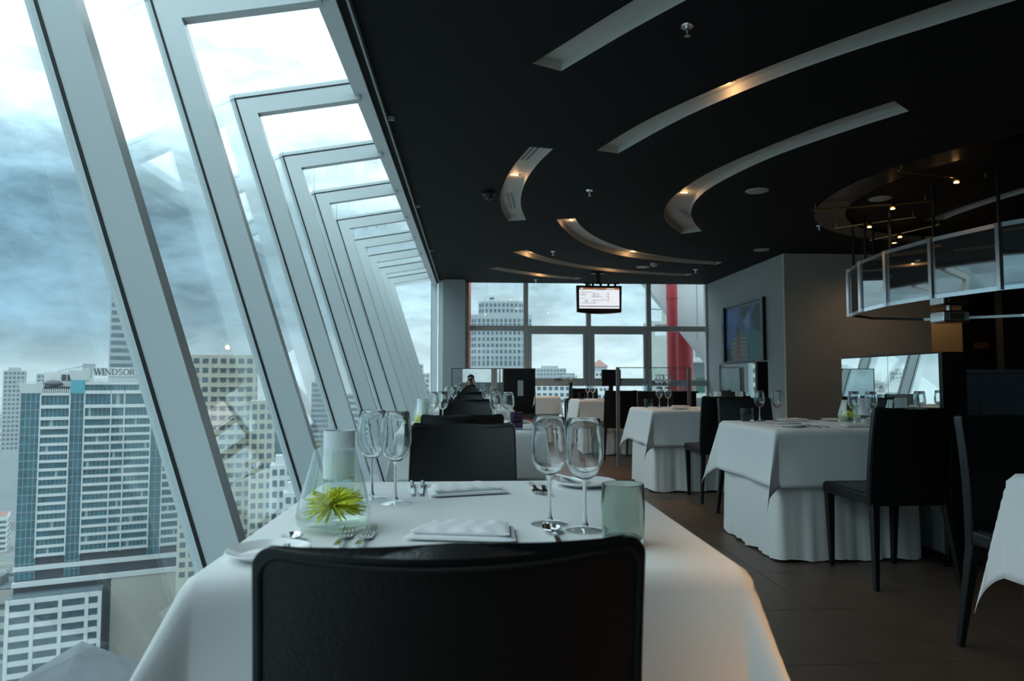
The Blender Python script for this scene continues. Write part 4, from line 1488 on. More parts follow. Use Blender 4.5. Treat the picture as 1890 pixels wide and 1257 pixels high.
# ------------------------------------------------------------------ service screens behind the camera, seen in the end mirror
t = thing('service_screen', 'tall black service screen reflected in the end mirror', 'screen', (1.55, -2.6, 0))
MB().box(-0.55, 0.55, 0, 0.08, 0.02, 1.42).build('panel', 'black_wood', t)
MB().box(-0.12, 0.05, 0.08, 0.10, 0.55, 1.02).build('pale_inset', 'porcelain', t)
MB().box(-0.60, 0.60, -0.05, 0.13, 0, 0.02).build('foot_plate', 'black_wood', t)
t = thing('grey_pillar', 'slim grey pillar reflected in the end mirror', 'pillar', (0.72, -2.8, 0))
MB().box(-0.09, 0.09, -0.09, 0.09, 0, CEIL).build('shaft', 'wall_taupe', t)

# ------------------------------------------------------------------ the photographer, seen only in the mirror
def skin_body(name, verts, edges, root, material, parent=None, sub=2):
    me = bpy.data.meshes.new(name)
    me.from_pydata([v[0] for v in verts], edges, [])
    me.materials.append(M[material])
    o = bpy.data.objects.new(name, me)
    C.objects.link(o)
    if parent:
        o.parent = parent
    md = o.modifiers.new('skin', 'SKIN')
    lay = me.skin_vertices[0].data if me.skin_vertices else None
    if lay is None:
        bm = bmesh.new()
        bm.from_mesh(me)
        bm.verts.layers.skin.verify()
        bm.to_mesh(me)
        bm.free()
        lay = me.skin_vertices[0].data
    for i, v in enumerate(verts):
        r = v[1]
        lay[i].radius = r if isinstance(r, tuple) else (r, r)
        lay[i].use_root = (i == root)
    md.use_smooth_shade = True
    sb = o.modifiers.new('smooth', 'SUBSURF')
    sb.levels = sub
    sb.render_levels = sub
    return o


V, E = [], []


def av(p, r, link=None):
    V.append((p, r))
    if link is not None:
        E.append((link, len(V) - 1))
    return len(V) - 1


PY = -0.42
pel = av((0, PY, 0.52), (0.15, 0.11))
ab = av((0, PY + 0.02, 0.66), (0.13, 0.10), pel)
ch = av((0, PY + 0.07, 0.80), (0.15, 0.11), ab)
nk0 = av((0, PY + 0.13, 0.905), (0.075, 0.06), ch)
nk = av((0, PY + 0.165, 0.955), 0.055, nk0)
jaw = av((0, PY + 0.215, 1.005), (0.060, 0.068), nk)
hd = av((0, PY + 0.205, 1.075), (0.076, 0.090), jaw)
cr_ = av((0, PY + 0.195, 1.135), (0.066, 0.078), hd)
nose = av((0, PY + 0.305, 1.035), 0.012, jaw)
for s in (-1, 1):
    ear = av((s * 0.088, PY + 0.195, 1.055), 0.014, hd)
    sh = av((s * 0.17, PY + 0.09, 0.86), 0.058, ch)
    el = av((s * 0.23, PY + 0.20, 0.70), 0.043, sh)
    fa = av((s * 0.16, PY + 0.31, 0.86), 0.036, el)
    wr = av((s * 0.095, PY + 0.365, 0.975), (0.026, 0.020), fa)
    pm = av((s * 0.082, PY + 0.385, 1.010), (0.034, 0.016), wr)
    for f_ in range(4):
        dz = 0.026 - 0.017 * f_
        k1 = av((s * 0.078, PY + 0.405, 1.030 + dz), 0.0095, pm)
        k2 = av((s * 0.058, PY + 0.412, 1.034 + dz), 0.0088, k1)
        av((s * (0.036 + 0.004 * abs(f_ - 1)), PY + 0.402, 1.033 + dz), 0.0080, k2)
    th1 = av((s * 0.066, PY + 0.358, 1.004), 0.0105, wr)
    av((s * 0.040, PY + 0.352, 1.012), 0.0090, th1)
    hp = av((s * 0.09, PY + 0.03, 0.50), 0.085, pel)
    kn = av((s * 0.12, PY + 0.42, 0.505), 0.060, hp)
    an = av((s * 0.12, PY + 0.40, 0.10), 0.040, kn)
    av((s * 0.125, PY + 0.44, 0.045), (0.042, 0.036), an)
    av((s * 0.13, PY + 0.56, 0.035), (0.042, 0.026), len(V) - 1)
person = thing('person', 'person in dark clothes holding a camera to the face, seen in the mirror', 'person', (0, 0, 0))
skin_body('body', V, E, 0, 'skin', person)
V2, E2 = [], []


def av2(p, r, link=None):
    V2.append((p, r))
    if link is not None:
        E2.append((link, len(V2) - 1))
    return len(V2) - 1


a = av2((0, PY, 0.53), (0.165, 0.125))
b = av2((0, PY + 0.02, 0.66), (0.15, 0.118), a)
c_ = av2((0, PY + 0.07, 0.805), (0.168, 0.126), b)
d_ = av2((0, PY + 0.125, 0.895), (0.085, 0.075), c_)
for s in (-1, 1):
    e_ = av2((s * 0.172, PY + 0.09, 0.862), 0.070, c_)
    av2((s * 0.218, PY + 0.17, 0.745), 0.056, e_)
skin_body('shirt', V2, E2, 0, 'shirt', person)
V2, E2 = [], []
a = av2((0, PY, 0.50), (0.160, 0.115))
for s in (-1, 1):
    e_ = av2((s * 0.095, PY + 0.05, 0.495), 0.096, a)
    f_ = av2((s * 0.12, PY + 0.42, 0.505), 0.072, e_)
    av2((s * 0.12, PY + 0.40, 0.12), 0.055, f_)
skin_body('trousers', V2, E2, 0, 'trousers', person)
hr = MB()


def hairfn(u, v):
    a = u * 2 * PI
    e = v * PI * 0.60
    bump_ = 1 + 0.04 * math.sin(7 * a) * math.sin(e)
    x = 0.092 * math.sin(e) * math.cos(a) * bump_
    y = 0.112 * math.sin(e) * math.sin(a) * bump_
    z = 0.098 * math.cos(e)
    if y > 0.02:               # hairline above the brow
        z = max(z, 0.020 + 0.05 * (y / 0.11))
    return (x, PY + 0.198 + y, 1.088 + z)


hr.grid(hairfn, 28, 14, thick=0.004)
hr.build('hair', 'hair', person, sharp=180)
for s in (-1, 1):
    MB().lathe([(0, -0.011), (0.008, -0.007), (0.011, 0), (0.008, 0.007), (0, 0.011)], 10, (s * 0.032, PY + 0.290, 1.072)).build('eye', 'eye', person)
t = thing('photo_camera', 'black photo camera held by the person in the mirror', 'camera', (0, -0.085, 1.045))
MB().box(-0.055, 0.055, -0.022, 0.018, -0.032, 0.032).build('camera_body', 'black_plastic', t, bevel=0.006)
MB().tube([(0, 0.018, -0.002), (0, 0.055, -0.002)], 0.030, 20).build('lens_barrel', 'black_plastic', t)
MB().tube([(0, 0.056, -0.002), (0, 0.058, -0.002)], 0.022, 20).build('lens_glass', 'screen_dark', t)
SEAT = copy_tree(RCH, (0, -0.62, 0), 0, 'black leather chair the photographer sits on, seen in the mirror')
SEAT.scale = (1.1, 1, 0.92)

# ------------------------------------------------------------------ outside: building parts right by the far window
t = thing('roof_wing', 'white slanting wing of the building outside the far window', 'building part', (0, 16.05, 0))
MB().prism([(3.2, 4.31), (4.10, 3.26), (5.74, 1.21), (8.0, 1.21), (8.0, 6.0), (3.2, 6.0)], 'y', 0.0, 0.3).build('slab', 'slab_white', t)
MB().box(5.30, 5.315, -0.01, 0.0, 2.0, 6.0).build('joint', 'wall_grey', t)
t = thing('red_column', 'thick dark red round column outside the far window', 'column', (5.10, 16.75, -8))
MB().lathe([(0.31, 0), (0.31, 13.0)], 28).build('shaft', 'red_paint', t)
t = thing('red_pipe', 'slim red pipe rising to the roof outside the far window', 'pipe', (4.62, 15.75, -8))
MB().lathe([(0.125, 0), (0.125, 14)], 18).build('shaft', 'red_paint', t)
MB().lathe([(0.13, 10.9), (0.135, 10.9), (0.135, 10.94), (0.13, 10.94)], 18, close=True).build('joint_ring', 'red_paint', t)
t = thing('rain_pipe', 'thin coral pipe at the left edge of the far window', 'pipe', (-0.055, 15.3, -8))
MB().lathe([(0.055, 0), (0.055, 14)], 14).build('shaft', 'pipe_red', t)
MB().lathe([(0.06, 10.4), (0.064, 10.4), (0.064, 10.44), (0.06, 10.44)], 14, close=True).build('joint_ring', 'pipe_red', t)
t = thing('balcony_block', 'neighbouring balconies with green glass beyond the red column', 'balconies', (6.45, 19.0, 0))
for z in (-0.4, 0.6, 1.6):
    MB().box(-0.25, 2.2, 0, 1.5, z - 0.06, z + 0.06).build('floor_slab', 'slab_white', t)
    MB().box(-0.22, 2.2, 0.02, 0.04, z + 0.06, z + 0.5).build('balustrade', 'tint_glass', t)
MB().box(-0.2, 2.2, 1.5, 1.6, -3, 2.2).build('back_wall', 'wall_grey', t)

# ------------------------------------------------------------------ the city
mat('b_white', (0.52, 0.56, 0.57), 0.8, noise=(0.08, 0.06))
mat('b_grey', (0.30, 0.34, 0.37), 0.8, noise=(0.06, 0.08))
mat('b_cream', (0.40, 0.40, 0.33), 0.8, noise=(0.06, 0.08))
mat('b_beige', (0.38, 0.38, 0.34), 0.8, noise=(0.05, 0.08))
mat('b_concrete', (0.36, 0.38, 0.35), 0.85, noise=(0.2, 0.10))
mat('b_window', (0.05, 0.085, 0.11), 0.2, spec=0.45, noise=(0.35, 0.5))
mat('b_glass', (0.022, 0.105, 0.14), 0.15, spec=0.4, noise=(0.30, 0.45))
mat('b_cyan', (0.06, 0.30, 0.36), 0.2, spec=0.6)
mat('b_dark', (0.03, 0.035, 0.045), 0.5)
mat('b_roof', (0.10, 0.115, 0.13), 0.9, noise=(0.15, 0.2))
mat('b_redroof', (0.28, 0.13, 0.10), 0.8)
mat('b_sign', (0.02, 0.03, 0.035), 0.6)
mat('tree', (0.035, 0.065, 0.03), 0.9, noise=(0.5, 0.4))
mat('bark', (0.05, 0.04, 0.03), 0.9)

GZ = -115.0
gm = bpy.data.materials.new('city_ground')
gm.use_nodes = True
nt = gm.node_tree
bs = nt.nodes['Principled BSDF']
bs.inputs['Roughness'].default_value = 0.9
tc = nt.nodes.new('ShaderNodeTexCoord')
n1 = nt.nodes.new('ShaderNodeTexNoise')
n1.inputs['Scale'].default_value = 0.012
n1.inputs['Detail'].default_value = 8
nt.links.new(tc.outputs['Object'], n1.inputs['Vector'])
v1 = nt.nodes.new('ShaderNodeTexVoronoi')
v1.inputs['Scale'].default_value = 0.045
nt.links.new(tc.outputs['Object'], v1.inputs['Vector'])
r1 = nt.nodes.new('ShaderNodeValToRGB')
r1.color_ramp.elements[0].position = 0.42
r1.color_ramp.elements[0].color = (0.035, 0.055, 0.03, 1)
r1.color_ramp.elements[1].position = 0.56
r1.color_ramp.elements[1].color = (0.10, 0.105, 0.11, 1)
nt.links.new(n1.outputs['Fac'], r1.inputs[0])
mx = nt.nodes.new('ShaderNodeMix')
mx.data_type = 'RGBA'
mx.inputs[0].default_value = 0.30
nt.links.new(r1.outputs[0], mx.inputs[6])
nt.links.new(v1.outputs['Color'], mx.inputs[7])
hs = nt.nodes.new('ShaderNodeHueSaturation')
hs.inputs['Saturation'].default_value = 0.25
hs.inputs['Value'].default_value = 0.55
nt.links.new(mx.outputs[2], hs.inputs['Color'])
nt.links.new(hs.outputs[0], bs.inputs['Base Color'])
M['city_ground'] = gm
g = MB().box(-4500, 4500, 60, 5000, GZ - 1, GZ).build('ground', 'city_ground')
struct(g, 'city ground far below the windows')


def tower(name, label, x, y, w, d, rz, z1, mb='b_white', mw='b_window', floor=3.4, style='band', bay=3.0, sill=0.45, z_from=None, roof=True, group=None):
    """A building standing on the ground with window rows on its front (-y) and both sides.
    style 'band': one window strip per floor and face; 'grid': single windows joined into rows."""
    t = thing(name, label, 'building', (x, y, GZ), rz, group)
    H = z1 - GZ
    MB().box(-w / 2, w / 2, -d / 2, d / 2, 0, H).build('body', mb, t)
    if roof:
        MB().box(-w * 0.3, w * 0.25, -d * 0.25, d * 0.25, H, H + 2.6).build('roof_house', mb, t)
    zf = (z_from - GZ) if z_from is not None else max(3.0, H - 60)
    nfl = int((H - 1.2 - zf) / floor)
    faces = [((-w / 2, -d / 2), (1, 0), w, (0, -1)), ((w / 2, -d / 2), (0, 1), d, (1, 0)), ((-w / 2, -d / 2), (0, 1), d, (-1, 0))]
    for k in range(nfl):
        zt = H - 1.2 - k * floor
        zb_ = zt - floor * (1 - sill)
        for (ox, oy), (ex, ey), L, (nx, ny) in faces:
            m_ = MB()
            if style == 'band':
                a0, a1 = 0.6, L - 0.6
                spans = [(a0, a1)]
            else:
                nb = max(1, int((L - 0.8) / bay))
                st = (L - 0.8) / nb
                spans = [(0.4 + st * j + st * 0.18, 0.4 + st * (j + 1) - st * 0.18) for j in range(nb)]
            for s0, s1 in spans:
                p0 = (ox + ex * s0, oy + ey * s0)
                p1 = (ox + ex * s1, oy + ey * s1)
                q = 0.06
                xs = sorted((p0[0] - abs(nx) * q * 0 + nx * q, p1[0] + nx * q)) if ex else sorted((p0[0], p0[0] + nx * q))
                ys = sorted((p0[1], p1[1])) if ey else sorted((p0[1], p0[1] + ny * q))
                if ex:
                    xs = [p0[0], p1[0]]
                m_.box(xs[0], xs[1], ys[0], ys[1], zb_, zt)
            o_ = m_.build('window_row', mw, t, fix=False)
            if style != 'band':
                o_['kind'] = 'stuff'
    return t


tower('office_tower', 'tall slim pale tower rising behind the blue glass hotel', -155, 335, 22, 22, math.radians(22), 43.5, 'b_grey', 'b_window', 3.4, 'band', z_from=0)
bt = tower('apartment_tower', 'cream apartment tower with window grid and balconies seen between posts', -90, 258, 24, 18, math.radians(14), 9.7, 'b_cream', 'b_window', 3.3, 'grid', bay=2.7, z_from=-70, roof=False)
for k in range(14):
    MB().box(-1.5, 9.5, -9.9, -9.0, 115 + 9.7 - 4.6 - 3.3 * k, 115 + 9.7 - 4.3 - 3.3 * k + 0.6).build('balcony', 'b_cream', bt)
tower('apartment_tower', 'lower cream block stepping down beside the cream apartment tower', -71.5, 246, 8.0, 10, math.radians(14), -6.0, 'b_cream', 'b_window', 3.3, 'grid', bay=2.2, z_from=-70, roof=False)
tower('glass_tower', 'blue grey glass tower right of the cream apartments', -82, 305, 8.5, 9, math.radians(10), -13.5, 'b_glass', 'b_window', 3.6, 'band', z_from=-60, roof=False)
tower('white_block', 'small white block low between the window posts', -56.0, 214, 7, 8, math.radians(12), -24.0, 'b_white', 'b_window', 3.2, 'grid', bay=1.8, z_from=-80)
tower('white_block', 'white block standing before its twin low between the posts', -49.5, 200, 5, 6, math.radians(12), -30.0, 'b_white', 'b_window', 3.2, 'grid', bay=1.7, z_from=-80)
tower('grey_tower', 'hazy grey tower between the third and fourth window posts', -107, 505, 12, 12, 0.2, -0.5, 'b_grey', 'b_window', 3.6, 'band', z_from=-50)
tower('white_tower', 'hazy white tower beside the grey one between posts', -96, 500, 7, 9, 0.2, -8, 'b_white', 'b_window', 3.6, 'band', z_from=-50, roof=False)
tower('striped_tower', 'white tower with dark horizontal strips seen between posts', -57.5, 352, 9.5, 10, 0.1, -5.4, 'b_white', 'b_window', 3.0, 'band', z_from=-50, roof=False)
tower('grey_tower', 'hazy grey tower seen through the end of the window row', -45.5, 605, 9, 9, 0.1, 14.4, 'b_grey', 'b_window', 4.0, 'grid', bay=2.5, z_from=-40, roof=False)
tower('rose_tower', 'hazy rose grey tower at the end of the window row', -37.5, 580, 7, 8, 0.1, 6.5, 'b_beige', 'b_window', 4.0, 'grid', bay=2.5, z_from=-40, roof=False)
tower('grey_tower', 'hazy tower at the far left edge beyond the hotel', -379, 605, 15, 15, 0.5, 8.5, 'b_grey', 'b_window', 3.6, 'grid', bay=2.5, z_from=-60)
tower('grey_tower', 'lower hazy tower at the far left edge', -360, 612, 10, 12, 0.5, 6.0, 'b_grey', 'b_window', 3.6, 'grid', bay=2.5, z_from=-60, roof=False)

# stepped grey office tower seen through the far window
t = thing('stepped_tower', 'stepped grey office tower with square windows in the far window', 'building', (18.2, 415, GZ), math.radians(-3))
HT = -GZ
steps = [(0, HT + 38.8, 35.5, 26), (HT + 38.8, HT + 47.0, 27.0, 20), (HT + 47.0, HT + 50.8, 21.5, 15)]
for i, (z0, z1, w, d) in enumerate(steps):
    ch_ = 3.5
    MB().prism([(-w / 2 + ch_, -d / 2), (w / 2 - ch_, -d / 2), (w / 2, -d / 2 + ch_), (w / 2, d / 2), (-w / 2, d / 2), (-w / 2, -d / 2 + ch_)], 'z', z0, z1).build('body', 'b_grey' if i < 2 else 'b_white', t)
def row(z, w, d, n_, big=False):
    m_ = MB()
    st = (w - 7.4) / n_
    for j in range(n_):
        xa = -w / 2 + 3.7 + st * j + st * 0.2
        m_.box(xa, xa + st * 0.6, -d / 2 - 0.08, -d / 2, z, z + (3.0 if big else 2.0))
    # chamfered corners
    for s in (-1, 1):
        for j in range(2):
            a = Vector((s * (w / 2 - 3.5), -d / 2, 0))
            b = Vector((s * w / 2, -d / 2 + 3.5, 0))
            p0, p1 = a.lerp(b, 0.12 + 0.45 * j), a.lerp(b, 0.42 + 0.45 * j)
            nn = Vector((s * 1, -1, 0)).normalized() * 0.08
            z1 = z + (3.0 if big else 2.0)
            m_.hexa([(p0.x, p0.y, z), (p1.x, p1.y, z), (p1.x + nn.x, p1.y + nn.y, z), (p0.x + nn.x, p0.y + nn.y, z)],
                    [(p0.x, p0.y, z1), (p1.x, p1.y, z1), (p1.x + nn.x, p1.y + nn.y, z1), (p0.x + nn.x, p0.y + nn.y, z1)])
    o_ = m_.build('window_row', 'b_window', t)
    o_['kind'] = 'stuff'


row(HT + 43.6, 27, 20, 8)
row(HT + 40.3, 27, 20, 8)
for k in range(18):
    row(HT + 34.3 - 3.6 * k, 35.5, 26, 11, k in (1, 7))
MB().box(-7.0, -4.2, -7.58, -7.5, HT + 48.0, HT + 49.4).build('vent_panel', 'b_window', t)
for x, h in ((-9, 10), (9, 9), (7.5, 6)):
    MB().tube([(x, 0, HT + 50), (x, 0, HT + 50 + h)], 0.12, 5).build('mast', 'b_grey', t)

tower('hazy_block', 'distant pale office block with low tower in the far window', 80.5, 705, 30, 20, 0, 12.5, 'b_grey', 'b_window', 3.8, 'grid', bay=3, z_from=-40)
tower('hazy_block', 'distant darker slab beside the pale office block', 92, 670, 14, 18, 0, 7, 'b_window', 'b_grey', 3.8, 'band', z_from=-40, roof=False)
t = tower('temple_roofed_block', 'pale block with small pink pavilion roof in the far window', 93.5, 505, 15, 14, 0, 7.0, 'b_white', 'b_window', 3.6, 'grid', bay=2.5, z_from=-40, roof=False)
MB().box(-5, 5, -5, 5, 122.0, 125.5).build('pavilion', 'b_grey', t)
MB().add([(-6, -6, 125.5), (6, -6, 125.5), (6, 6, 125.5), (-6, 6, 125.5), (0, 0, 131)], [(0, 1, 4), (1, 2, 4), (2, 3, 4), (3, 0, 4), (3, 2, 1, 0)]).build('pavilion_roof', 'b_redroof', t)
t = tower('concrete_tower', 'bare concrete tower with an open top storey left of the red column', 88.0, 310, 17, 14, 0, 20.5, 'b_concrete', 'b_concrete', 3.6, 'band', z_from=18, roof=False)
for x in (-7.6, -0.5, 7.6):
    MB().box(x - 0.8, x + 0.8, -7, -5.6, 135.5, 140.5).build('pillar', 'b_concrete', t)
MB().box(-8.5, 8.5, -7, 7, 140.5, 142.0).build('top_slab', 'b_concrete', t)
MB().box(-1.0, 5.0, -3, 3, 142.0, 147.0).build('lift_house', 'b_concrete', t)
MB().tube([(-9, 0, 148.2), (4, 0, 147.4)], 0.2, 5).build('crane_arm', 'b_dark', t)
for (x, y, w, z1, lab) in ((37, 332, 20, -1.0, 'white apartment block just under the window rail'), (52, 345, 13, -3.0, 'white apartment block right of the one under the rail'),
                           (27.5, 205, 8.5, -9.5, 'white apartment block low beside the end mirror'), (66, 380, 16, -6.0, 'pale grey block far below the bud vase'),
                           (110, 360, 18, -5.0, 'white block behind the order terminal'), (130, 420, 16, 2.0, 'pale block right of the pavilion roofed one')):
    tower('white_block', lab, x, y, w, 12, 0.05, z1, 'b_white', 'b_window', 3.0, 'grid', bay=2.6, z_from=-70)

# ------------------------------------------------------------------ the blue glass hotel
HO = Vector((-160.6, 260.0))
HE = Vector((0.929, 0.370)).normalized()
hr_ = math.atan2(HE.y, HE.x)
hotel = thing('hotel', 'blue glass hotel with white balcony bands filling the left window', 'building', (HO.x, HO.y, 0), hr_)
hotel.scale = (0.925, 0.925, 0.945)
DEP = 24.0
HB = GZ / 0.945
MB().box(0.3, 49.4, 0.8, DEP, HB, -4.0).build('body', 'b_dark', hotel)
MB().box(49.4, 60.5, 1.5, DEP, HB, -8.5).build('side_wing', 'b_dark', hotel)
# glazed shafts
def shaft(x0, x1, z0, z1, name='glazed_shaft', rows_=3.2, y=0.0):
    s = MB().box(x0, x1, y, y + 1.2, z0, z1).build(name, 'b_glass', hotel)
    fr_ = MB()
    nx = max(2, int((x1 - x0) / 1.6))
    for j in range(nx + 1):
        x = x0 + (x1 - x0) * j / nx
        fr_.box(x - 0.07, x + 0.07, y - 0.12, y, z0, z1)
    k = 0
    while z1 - k * rows_ > z0:
        fr_.box(x0, x1, y - 0.10, y, z1 - k * rows_ - 0.09, z1 - k * rows_ + 0.09)
        k += 1
    o_ = fr_.build('glazing_bars', 'b_grey', s)
    o_['kind'] = 'stuff'
    return s


shaft(0.0, 6.5, -74, -4.0)
shaft(16.3, 21.2, -74, -4.2)
shaft(44.9, 49.4, -70, -8.0)
shaft(58.7, 60.6, -70, -10.0, y=0.6)
MB().box(16.3, 21.2, -0.4, 1.2, -4.2, 1.0).build('cyan_lantern', 'b_cyan', hotel)


def flared(x0, x1, z0, z1, fl=0.9):
    MB().hexa([(x0, -0.2, z0), (x1, -0.2, z0), (x1, 5, z0), (x0, 5, z0)], [(x0 - fl, -0.2 - fl, z1), (x1 + fl, -0.2 - fl, z1), (x1 + fl, 5, z1), (x0 - fl, 5, z1)]).build('flared_crown', 'b_white', hotel)
    c_ = MB()
    nfi = int((x1 - x0 + 2 * fl) / 0.62)
    for j in range(nfi):
        x = x0 - fl + 0.62 * j
        c_.box(x, x + 0.28, -0.3 - fl, 0.2 - fl, z1, z1 + 1.1)
    o_ = c_.build('parapet_fins', 'b_white', hotel)
    o_['kind'] = 'stuff'


flared(0.0, 6.5, -4.0, -0.6)
flared(16.3, 22.4, 1.0, 4.6)


def fins(x0, x1, z0, z1):
    c_ = MB()
    x = x0
    while x < x1:
        c_.box(x, x + 0.34, -1.1, -0.6, z0, z1)
        x += 0.72
    c_.box(x0, x1, -0.9, 0.2, z0 - 1.0, z0)
    o_ = c_.build('parapet_fins', 'b_white', hotel)
    o_['kind'] = 'stuff'


fins(6.6, 16.2, -3.9, -2.4)
fins(21.4, 45.0, 0.2, 1.7)
MB().box(21.3, 45.0, 0.2, DEP, -6.0, -0.8).build('upper_block', 'b_dark', hotel)
# floors: one white band and one window strip for every bay and floor
lev = [(-3.1, 1.3), (-8.6, 1.3), (-13.1, 1.2)] + [(-16.7 - 3.2 * k, 1.05) for k in range(16)]
bays = [(6.6, 16.2), (21.3, 30.4), (30.6, 35.1), (35.3, 44.8), (49.5, 58.6)]
band_cache = {}
for bi, (x0, x1) in enumerate(bays):
    for li, (z, h) in enumerate(lev):
        if bi == 0 and li < 1 or bi == 4 and li < 3:
            continue
        zt = (lev[li - 1][0] - lev[li - 1][1]) if li else -0.8
        if bi == 0 and li == 1:
            zt = -4.9
        dep_ = -0.55 if li < 4 else -0.25
        key = (bi, h, dep_)
        MB().box(x0, x1, dep_ - 0.35, 0.4, z - h, z).build('balcony_band', 'b_white', hotel, fix=False)
        w_ = MB().box(x0, x1, 0.0, 0.3, z, zt).build('window_strip', 'b_glass', hotel, fix=False)
        bar = MB()
        nx = max(2, int((x1 - x0) / 1.3))
        for j in range(1, nx):
            x = x0 + (x1 - x0) * j / nx
            bar.box(x - 0.05, x + 0.05, -0.08, 0.0, z, zt)
        if (bi + li) % 3 == 0:
            xq = x0 + (x1 - x0) * random.uniform(0.1, 0.8)
            bar.box(xq, xq + 0.9, -0.10, -0.02, z, zt)
        o_ = bar.build('window_bars', 'b_dark' if (bi + li) % 4 == 0 else 'b_grey', w_, fix=False)
        o_['kind'] = 'stuff'
for x in (6.5, 16.25, 21.25, 30.5, 35.2, 44.85, 49.45):
    MB().box(x - 0.22, x + 0.22, -0.85, 0.3, -66, -4.5).build('pilaster', 'b_white', hotel)
# lobby storeys under the tower
MB().box(-0.4, 60.5, -0.6, 1.2, -70.6, -68.9).build('cornice', 'b_white', hotel)
MB().box(0, 60.5, 0.2, 1.2, -74.5, -70.6).build('lobby_glazing', 'b_dark', hotel)
MB().box(-0.4, 62.5, -1.6, 1.2, -76.2, -74.5).build('cornice', 'b_white', hotel)
MB().box(0, 34, -0.4, 1.2, -81.0, -76.2).build('lobby_glazing', 'b_dark', hotel)
MB().box(32.5, 75, -1.2, 12, HB, -76.3).build('blank_wall', 'b_beige', hotel)
# roof: plant rooms, screen with dark louvres
MB().box(6, 22, 8, 20, -4, 4.2).build('plant_room', 'b_white', hotel)
for j in range(5):
    MB().box(12 + 1.95 * j, 13.6 + 1.95 * j, 7.9, 8.0, 0.7, 3.2).build('louvre', 'b_dark', hotel)
MB().box(19, 23, 9, 15, 4.2, 7.6).build('plant_room', 'b_grey', hotel)
MB().box(5.0, 15.0, 3.0, 8.0, -3.0, -1.6).build('plant_deck', 'b_dark', hotel)
MB().lathe([(0, 1.6), (2.2, 1.2), (3.6, 0.3), (3.4, -0.4), (0, -0.5)], 16, (9.5, 5.0, -0.6)).build('helipad_lamp_deck', 'b_dark', hotel)
MB().tube([(0, 0, 0), (12, 0, 3.2)], 0.22, 5).build('cleaning_crane', 'b_grey', hotel).location = (10, 12, 4.4)
# sign board and lettering
MB().box(23.6, 47.5, -0.2, 1.0, 2.6, 6.0).build('sign_board', 'b_white', hotel)


def stroke(mb, a, b, w, y0=-0.42, y1=-0.2):
    a, b = Vector(a), Vector(b)
    d = (b - a).normalized()
    nn = Vector((-d.y, d.x)) * w / 2
    mb.prism([tuple(a + nn), tuple(a - nn), tuple(b - nn), tuple(b + nn)], 'y', y0, y1)


def arc(mb, cx, cy, rx, ry, a0, a1, w0, w1, n_=14, y0=-0.42, y1=-0.2):
    """Curved stroke, thin at the top and bottom, thick at the sides."""
    for k in range(n_):
        t0, t1 = math.radians(a0 + (a1 - a0) * k / n_), math.radians(a0 + (a1 - a0) * (k + 1) / n_)
        q = []
        for tt in (t0, t1):
            w = w0 + (w1 - w0) * abs(math.cos(tt))
            q.append(((cx + (rx + w / 2) * math.cos(tt), cy + (ry + w / 2) * math.sin(tt)), (cx + (rx - w / 2) * math.cos(tt), cy + (ry - w / 2) * math.sin(tt))))
        mb.prism([q[0][0], q[0][1], q[1][1], q[1][0]], 'y', y0, y1)


def serif(mb, x, z, w=0.75):
    mb.box(x - w / 2, x + w / 2, -0.42, -0.2, z - 0.07, z + 0.07)


B0, B1 = 3.1, 5.5           # base line and cap height of the big letters
TK, TN = 0.42, 0.16
sign = bpy.data.objects.new('sign_lettering', None)
C.objects.link(sign)
sign.parent = hotel
sign['label'] = 'dark serif sign letters reading WINDSOR SUITES HOTEL'


